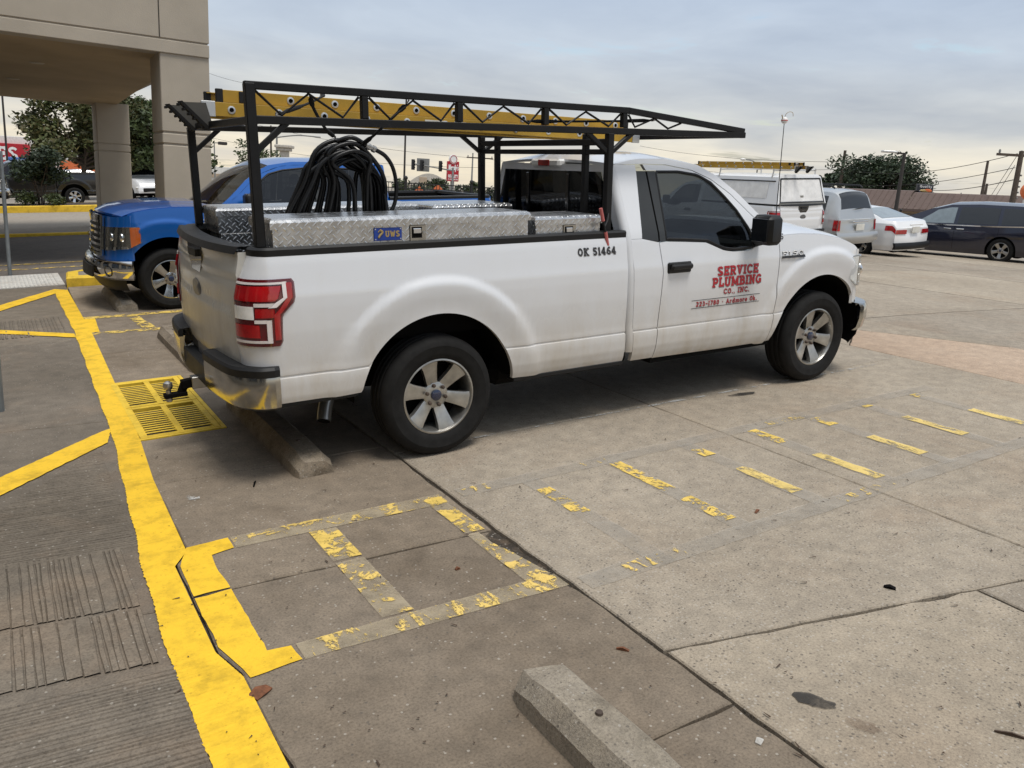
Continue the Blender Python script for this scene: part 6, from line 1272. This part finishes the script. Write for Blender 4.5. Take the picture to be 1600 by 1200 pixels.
# ================================================================== OTHER VEHICLES
def car(name, label, loc, rz, c, paint_, cat, group=None, scale=1, glassmat='dark_glass'):
    T = thing(name, label, cat, loc, rz, group, scale=scale); PM = MAT[paint_]; wb, W, R = c['wb'], c['W'], c['R']; xa, xb_ = c['roof'][0][0], c['roof'][-1][0]; RA = R+.055
    roof = lambda x: interp(x, c['roof']); belt = lambda x: min(interp(x, c['belt']), roof(x)-.012); hm = max(z for _, z in c['roof'])-c['belt'][len(c['belt'])//2][1]
    def plan(x):
        a = smoothstep(xa-.001, xa+.35, x); b = smoothstep(xb_+.001, xb_-.75, x); return W*(.88+.12*a)*(.70+.30*b)
    def arch(x):
        z = c.get('zb', .24)
        for wx in (0, wb):
            if abs(x-wx) < RA: z = max(z, R+math.sqrt(RA*RA-(x-wx)**2))
        return z
    X_ = sorted(set([round(x, 3) for x in np.linspace(xa, xb_, 60)]+[round(wx+RA*math.cos(t), 3) for wx in (0, wb) for t in np.linspace(0, math.pi, 24)]))
    pf = lambda t: interp(t, [(0, .93), (.15, .985), (.5, 1.0), (.75, .99), (1, .955)])
    def low(x, t, off=0, s=1):
        z0 = arch(x); z = z0+(belt(x)-z0)*t; tt = (z-.24)/max(.05, belt(x)-.24); return V((x, s*(plan(x)*pf(tt)+off), z))
    def upp(x, v, off=0):
        a = abs(v); s = 1 if v >= 0 else -1; h_ = roof(x)-belt(x); Wb = plan(x)*pf(1); Wr = Wb-(c.get('tumble', .26))*min(1, h_/hm)-.02
        if a > .5: t = (1-a)/.5; y = Wb+(Wr-Wb)*(t*(.85+.15*t)); z = belt(x)+h_*.90*t
        else: t = a/.5; y = Wr*t; z = belt(x)+h_*(.90+.10*(1-t**2.2))
        return V((x, s*(y+off*(1 if a > .5 else 0)), z+off*(.4 if a > .5 else 1)))
    for s in (-1, 1): MB().grid([[low(x, t, 0, s) for x in X_] for t in np.linspace(0, 1, 18)]).build('body_side', PM, T)
    VV = sorted(set(list(np.linspace(-1, 1, 33))))
    MB().grid([[upp(x, v) for v in VV] for x in X_]).build('upper_body', PM, T)
    for xe in (X_[0], X_[-1]):
        sg_ = -1 if xe == X_[0] else 1; R_ = []
        for t in np.linspace(0, 1, 12):
            l_, r_ = low(xe, t, 0, 1), low(xe, t, 0, -1); R_.append([l_.lerp(r_, k)+V((sg_*.10*(1-(2*k-1)**2)*(.4+.6*math.sin(math.pi*min(1, t+.15))), 0, 0)) for k in np.linspace(0, 1, 13)])
        R_.append([upp(xe, v) for v in np.linspace(1, -1, 13)]); MB().grid(R_).build('end_panel', PM, T)
    def gpatch(nm, xs4, v0, v1, mat, off=.006, par=None):
        G_ = []
        for j in range(9):
            t = j/8; v = v0+(v1-v0)*t; G_.append([upp(xs4[0]+(xs4[2]-xs4[0])*t+((xs4[1]+(xs4[3]-xs4[1])*t)-(xs4[0]+(xs4[2]-xs4[0])*t))*i/10, v, off) for i in range(11)])
        return MB().grid(G_).build(nm, MAT[mat], par or T)
    for s in (-1, 1):
        for w4 in c['win']: gpatch('window', w4[:4], s*.96, s*.57, w4[4] if len(w4) > 4 else glassmat)
    for (x0, x1) in c['screens']: gpatch('windscreen' if x0 > wb*.35 else 'rear_window', (x0, x1, x0, x1), -.46, .46, c.get('screenmat', glassmat))
    for wx in (0, wb):
        for s in (-1, 1): wheel(T, wx, s*(plan(wx)-.015), s, R, R*.66, .21, 'five', ('rubber', c.get('rim', 'alloy')))
    m = MB(); m.box(xa+.3, xb_-.4, -W*.8, W*.8, .20, .36); m.box(-.35, .35, -W*.75, W*.75, .3, .65); m.box(wb-.35, wb+.35, -W*.75, W*.75, .3, .65); m.build('underbody', MAT['under_black'], T)
    for s in (-1, 1):
        mx = c['mirror']; p = low(mx, 1, 0, s); MB().box(mx-.06, mx+.10, min(p.y, p.y+s*.2), max(p.y, p.y+s*.2), p.z-.02, p.z+.13, .03).build('side_mirror', PM if not c.get('mir_black') else MAT['black_plastic'], T)
        for hx in c.get('handles', []):
            p = low(hx, .86, 0, s); MB().box(hx-.11, hx+.11, min(p.y-s*.01, p.y+s*.025), max(p.y-s*.01, p.y+s*.025), p.z-.015, p.z+.02, .008).build('handle', MAT['chrome'] if c.get('chrome') else PM, T)
        for sx_ in c.get('seams', []):
            MB().grid([[low(sx_+d, t, .002, s) for d in (-.004, .004)] for t in np.linspace(.12, .98, 14)]).build('door_gap', MAT['under_black'], T, 0)
        if c.get('chrome'): MB().grid([[low(x, 1, .006, s)+V((0, 0, dz)) for x in np.linspace(xa+.5, c['mirror']+.1, 24)] for dz in (-.02, .012)]).build('belt_trim', MAT['chrome'], T)
        # lamps
        if 'tl' in c:
            x0, x1, t0, t1, yin = c['tl']; G_ = [[low(x, t, .008, s) for x in np.linspace(x0, x1, 8)] for t in np.linspace(t0, t1, 5)]; tl = MB().grid(G_).build('tail_lamp', MAT['red_lens'], T)
            e0, e1 = low(X_[0], t0, 0, s), low(X_[0], t1, 0, s); MB().grid([[V((e.x-.012-.10*(1-(abs(y)/abs(e.y))**2)*.8, s*y, e.z)) for y in np.linspace(abs(e.y), yin, 6)] for e in (e0, e0.lerp(e1, .5), e1)]).build('lens', MAT['red_lens'], tl)
        p = low(xb_-.12, .75, .01, s); MB().sphere(p-V((.1, s*.12, .0)), 1, 10, 8, (.2, .2, .09)).build('headlight', MAT['reflector'], T)
    zp = c['plate']; xe = X_[0]; yb = .105
    MB().box(xe-.125, xe-.10, -.17, .17, zp-.085, zp+.085, .004).build('licence_plate', MAT['sticker'], T); MB().box(xe-.128, xe-.09, -.30, .30, zp+.12, zp+.165, .01).build('plate_trim', MAT['chrome'] if c.get('platechrome') else PM, T)
    b0, b1, bm_ = c['bumper']; R_ = []
    for z in np.linspace(b0, b1, 6):
        e = low(X_[0], 0, 0, 1).y; R_.append([V((xe-.05-.10*(1-(2*k-1)**2)-.03*math.sin(math.pi*(z-b0)/(b1-b0)), W*.93*(1-2*k), z)) for k in np.linspace(0, 1, 17)])
    MB().grid(R_, lambda p: p+V((.06, 0, 0))).build('rear_bumper', MAT[bm_], T)
    xf_ = X_[-1]; MB().box(xf_+.02, xf_+.11, -.42, .42, .42, .62, .03).build('grille', MAT['black_plastic'], T)
    return T
SUV = dict(wb=2.85, W=.925, R=.37, roof=[(-.97, 1.02), (-.93, 1.18), (-.80, 1.62), (-.70, 1.74), (-.4, 1.78), (1.1, 1.79), (1.55, 1.72), (2.3, 1.17), (3.3, 1.05), (3.62, .80), (3.68, .62)], belt=[(-.97, 1.0), (2.2, 1.05), (3.3, .98), (3.68, .6)], win=[(-.55, .25, -.5, .25), (.32, 1.05, .32, 1.05), (1.12, 2.0, 1.12, 1.5)], screens=[(-.90, -.72), (1.62, 2.22)], mirror=1.95, handles=[.45, 1.3], seams=[.28, 1.08, 2.1], tl=(-.97, -.85, .55, .98, .72), plate=.80, bumper=(.42, .66, 'silver_paint'), platechrome=1, zb=.36)
SEDAN = dict(wb=2.70, W=.89, R=.32, roof=[(-1.0, .86), (-.97, 1.0), (-.90, 1.045), (-.55, 1.075), (.25, 1.37), (.9, 1.43), (1.35, 1.40), (2.15, 1.02), (3.1, .86), (3.45, .70), (3.6, .5)], belt=[(-1.0, .85), (-.9, .97), (2.1, .93), (3.1, .80), (3.6, .48)], win=[(-.05, .75, .15, .75), (.82, 1.85, .82, 1.4)], screens=[(-.47, .20), (1.42, 2.08)], mirror=1.75, handles=[.4, 1.2], seams=[.78, 1.95], tl=(-1.0, -.72, .74, .93, .36), plate=.80, bumper=(.26, .44, 'black_plastic'), zb=.22, tumble=.28, screenmat='pale_glass')
VAN = dict(wb=3.0, W=.99, R=.365, roof=[(-1.12, .98), (-1.08, 1.15), (-.92, 1.55), (-.75, 1.68), (-.3, 1.73), (.8, 1.745), (1.6, 1.70), (2.2, 1.52), (3.05, 1.14), (3.75, .98), (4.0, .72), (4.05, .55)], belt=[(-1.12, .96), (-.6, 1.10), (.3, 1.06), (2.6, 1.02), (3.75, .90), (4.05, .5)], win=[(-.92, .08, -.72, .1), (.18, 1.30, .2, 1.28), (1.40, 2.62, 1.40, 1.95, 'pale_glass')], screens=[(-1.04, -.82), (2.1, 2.95)], mirror=2.35, handles=[1.18, 1.55], seams=[.12, 1.35, 2.5], tl=(-1.12, -.82, .78, .97, .5), plate=.85, bumper=(.30, .60, 'navy_paint'), zb=.22, chrome=1, rim='steel', mir_black=1)
def place(px, py, d): p = at(px, py, d); return (p.x, p.y, H(p.x, p.y))
car('minivan', 'dark navy minivan with chrome window line parked at the right', place(1574, 411, 25.3), rad(102), VAN, 'navy_paint', 'van')
sed = car('sedan', 'white compact sedan with red tail lamps next to the navy minivan', (20.15, 9.8, H(20.15, 9.8)), rad(90), SEDAN, 'white_clean', 'car')
car('suv', 'silver SUV with roof rack between the utility truck and the white sedan', (17.5, 9.7, H(17.5, 9.7)), rad(90), SUV, 'silver_paint', 'car')
for s in (-1, 1): MB().tube([(-.6, s*.58, 1.80), (-.5, s*.60, 1.86), (.9, s*.60, 1.87), (1.0, s*.58, 1.80)], .025, 8).build('roof_rail', MAT['black_plastic'], bpy.data.objects['suv'])
MB().tube([(-.95, .1, 1.27), (-.93, -.25, 1.29)], .012, 6).build('wiper', MAT['black_plastic'], bpy.data.objects['suv'])
# lots behind the portico
p = place(221, 305, 45); car('parked_suv', 'white SUV facing us between the portico columns', p, rad(-90), SUV, 'white_clean', 'car', 'cars parked beyond the portico'); p = place(245, 307, 46); car('parked_car', 'dark blue sedan next to the white SUV beyond the portico', p, rad(-90), SEDAN, 'navy_paint', 'car', 'cars parked beyond the portico')
for i, (px, d, lb) in enumerate(((228, 56, 'grey sedan behind the white SUV beyond the portico'), (150, 52, 'silver sedan roof showing over the black pickup bed'), (118, 53, 'grey sedan roof beside the black pickup cab'))):
    p = place(px, 300, d); car('parked_car', lb, p, rad(-90 if i == 0 else 180), SEDAN, 'silver_paint' if i == 1 else 'grey_paint', 'car', 'cars parked beyond the portico')
p = place(116, 320, 36.0); pickup('pickup_truck', 'black crew cab pickup behind the planting island', p, math.pi, dict(BLUE, handle_mat='black_paint'), 'black_paint', rim_mat='chrome')
p = place(18, 331, 29.6); pickup('pickup_truck', 'silver pickup nose cut off by the left edge', (p[0]-4.4, p[1]+1.3, H(p[0], p[1])+.2), 0, dict(BLUE, handle_mat='silver_paint'), 'silver_paint', rim_mat='chrome')
# utility truck with a white topper and its own ladder
p = at(1288, 352, 21.5); UT, _ = pickup('utility_truck', 'white utility pickup with a boxy topper, seen from behind the hood', (p.x-.95, p.y+1.15, H(p.x, p.y)), rad(90), dict(WHITE, grille_mat='chrome'), 'white_clean', cat='truck'); zt = 2.02
m = MB(); m.add([(-1.14, -.92, 1.365), (-1.14, .92, 1.365), (1.42, .92, 1.365), (1.42, -.92, 1.365), (-1.0, -.80, zt), (-1.0, .80, zt), (1.42, .80, zt), (1.42, -.80, zt), (-.98, -.68, zt+.06), (-.98, .68, zt+.06), (1.40, .68, zt+.06), (1.40, -.68, zt+.06)], [(0, 1, 5, 4), (1, 2, 6, 5), (2, 3, 7, 6), (3, 0, 4, 7), (4, 5, 9, 8), (5, 6, 10, 9), (6, 7, 11, 10), (7, 4, 8, 11), (8, 9, 10, 11)]); tp = m.build('topper', MAT['white_clean'], UT, 20)
Tt = lambda y, z, o_=.012: V((-1.14+.14*(z-1.365)/(zt-1.365)-o_, y, z))
MB().poly([Tt(-.80, 1.43), Tt(.80, 1.43), Tt(.70, 1.96), Tt(-.70, 1.96)]).build('topper_door', MAT['white_vinyl'], tp, 0); loop = [Tt(-.83, 1.40), Tt(-.74, 1.98), Tt(.74, 1.98), Tt(.83, 1.40)]; MB().tube(loop, .018, 6, closed=True).build('door_seal', MAT['black_plastic'], tp); MB().box(-1.12, -1.10, -.06, .06, 1.47, 1.57, .005).build('latch', MAT['steel'], tp); MB().box(-1.16, -1.13, -.86, .86, 1.355, 1.395, .005).build('seal_strip', MAT['pole_grey'], tp)
for s in (-1, 1):
    sd_ = lambda x, z, o_=.01: V((x, s*(.92-.12*(z-1.365)/(zt-1.365)+o_), z)); MB().poly([sd_(-.75, 1.5), sd_(1.2, 1.5), sd_(1.2, 1.88), sd_(-.75, 1.88)]).build('side_hatch', MAT['white_vinyl'], tp, 0); MB().tube([sd_(-.95, 1.92), sd_(1.38, 1.92)], .014, 6).build('drip_rail', MAT['black_plastic'], tp)
    for x in (-.8, 1.0): MB().tube([(x, s*.80, zt-.02), (x-.03, s*.78, zt+.2)], .018, 6).build('rack_leg', MAT['aluminium'], tp)
for x in (-.8, 1.0): MB().tube([(x-.02, -.8, zt+.16), (x-.02, .8, zt+.16)], .02, 6).build('rack_bar', MAT['aluminium'], tp)
LT = copy_tree(LD); LT['label'] = 'yellow fibreglass ladder on the roof of the white utility truck'; ut = UT.matrix_world.copy(); LT.matrix_world = Matrix.Translation(UT.location) @ Matrix.Rotation(rad(90), 4, 'Z') @ Matrix.Translation((-.30, .35, zt+.19))
LT['group'] = LD['group'] = 'yellow fibreglass ladders'
lettering('fender_badge', 'F150', 3.30, 3.08, 1.085, .045, lambda x, z, off=0: V((x, BSy(x, z)+.008+off, z)), 'chrome', BT, .3, .05)
MB().lathe([(0, .0), (.06, 0), (.066, -.008)], n=24, axis='x').build('grille_badge', MAT['chrome'], BT).matrix_local = Matrix.Translation((4.49, 0, .90)) @ Matrix.Diagonal((1, 1.7, 1, 1))
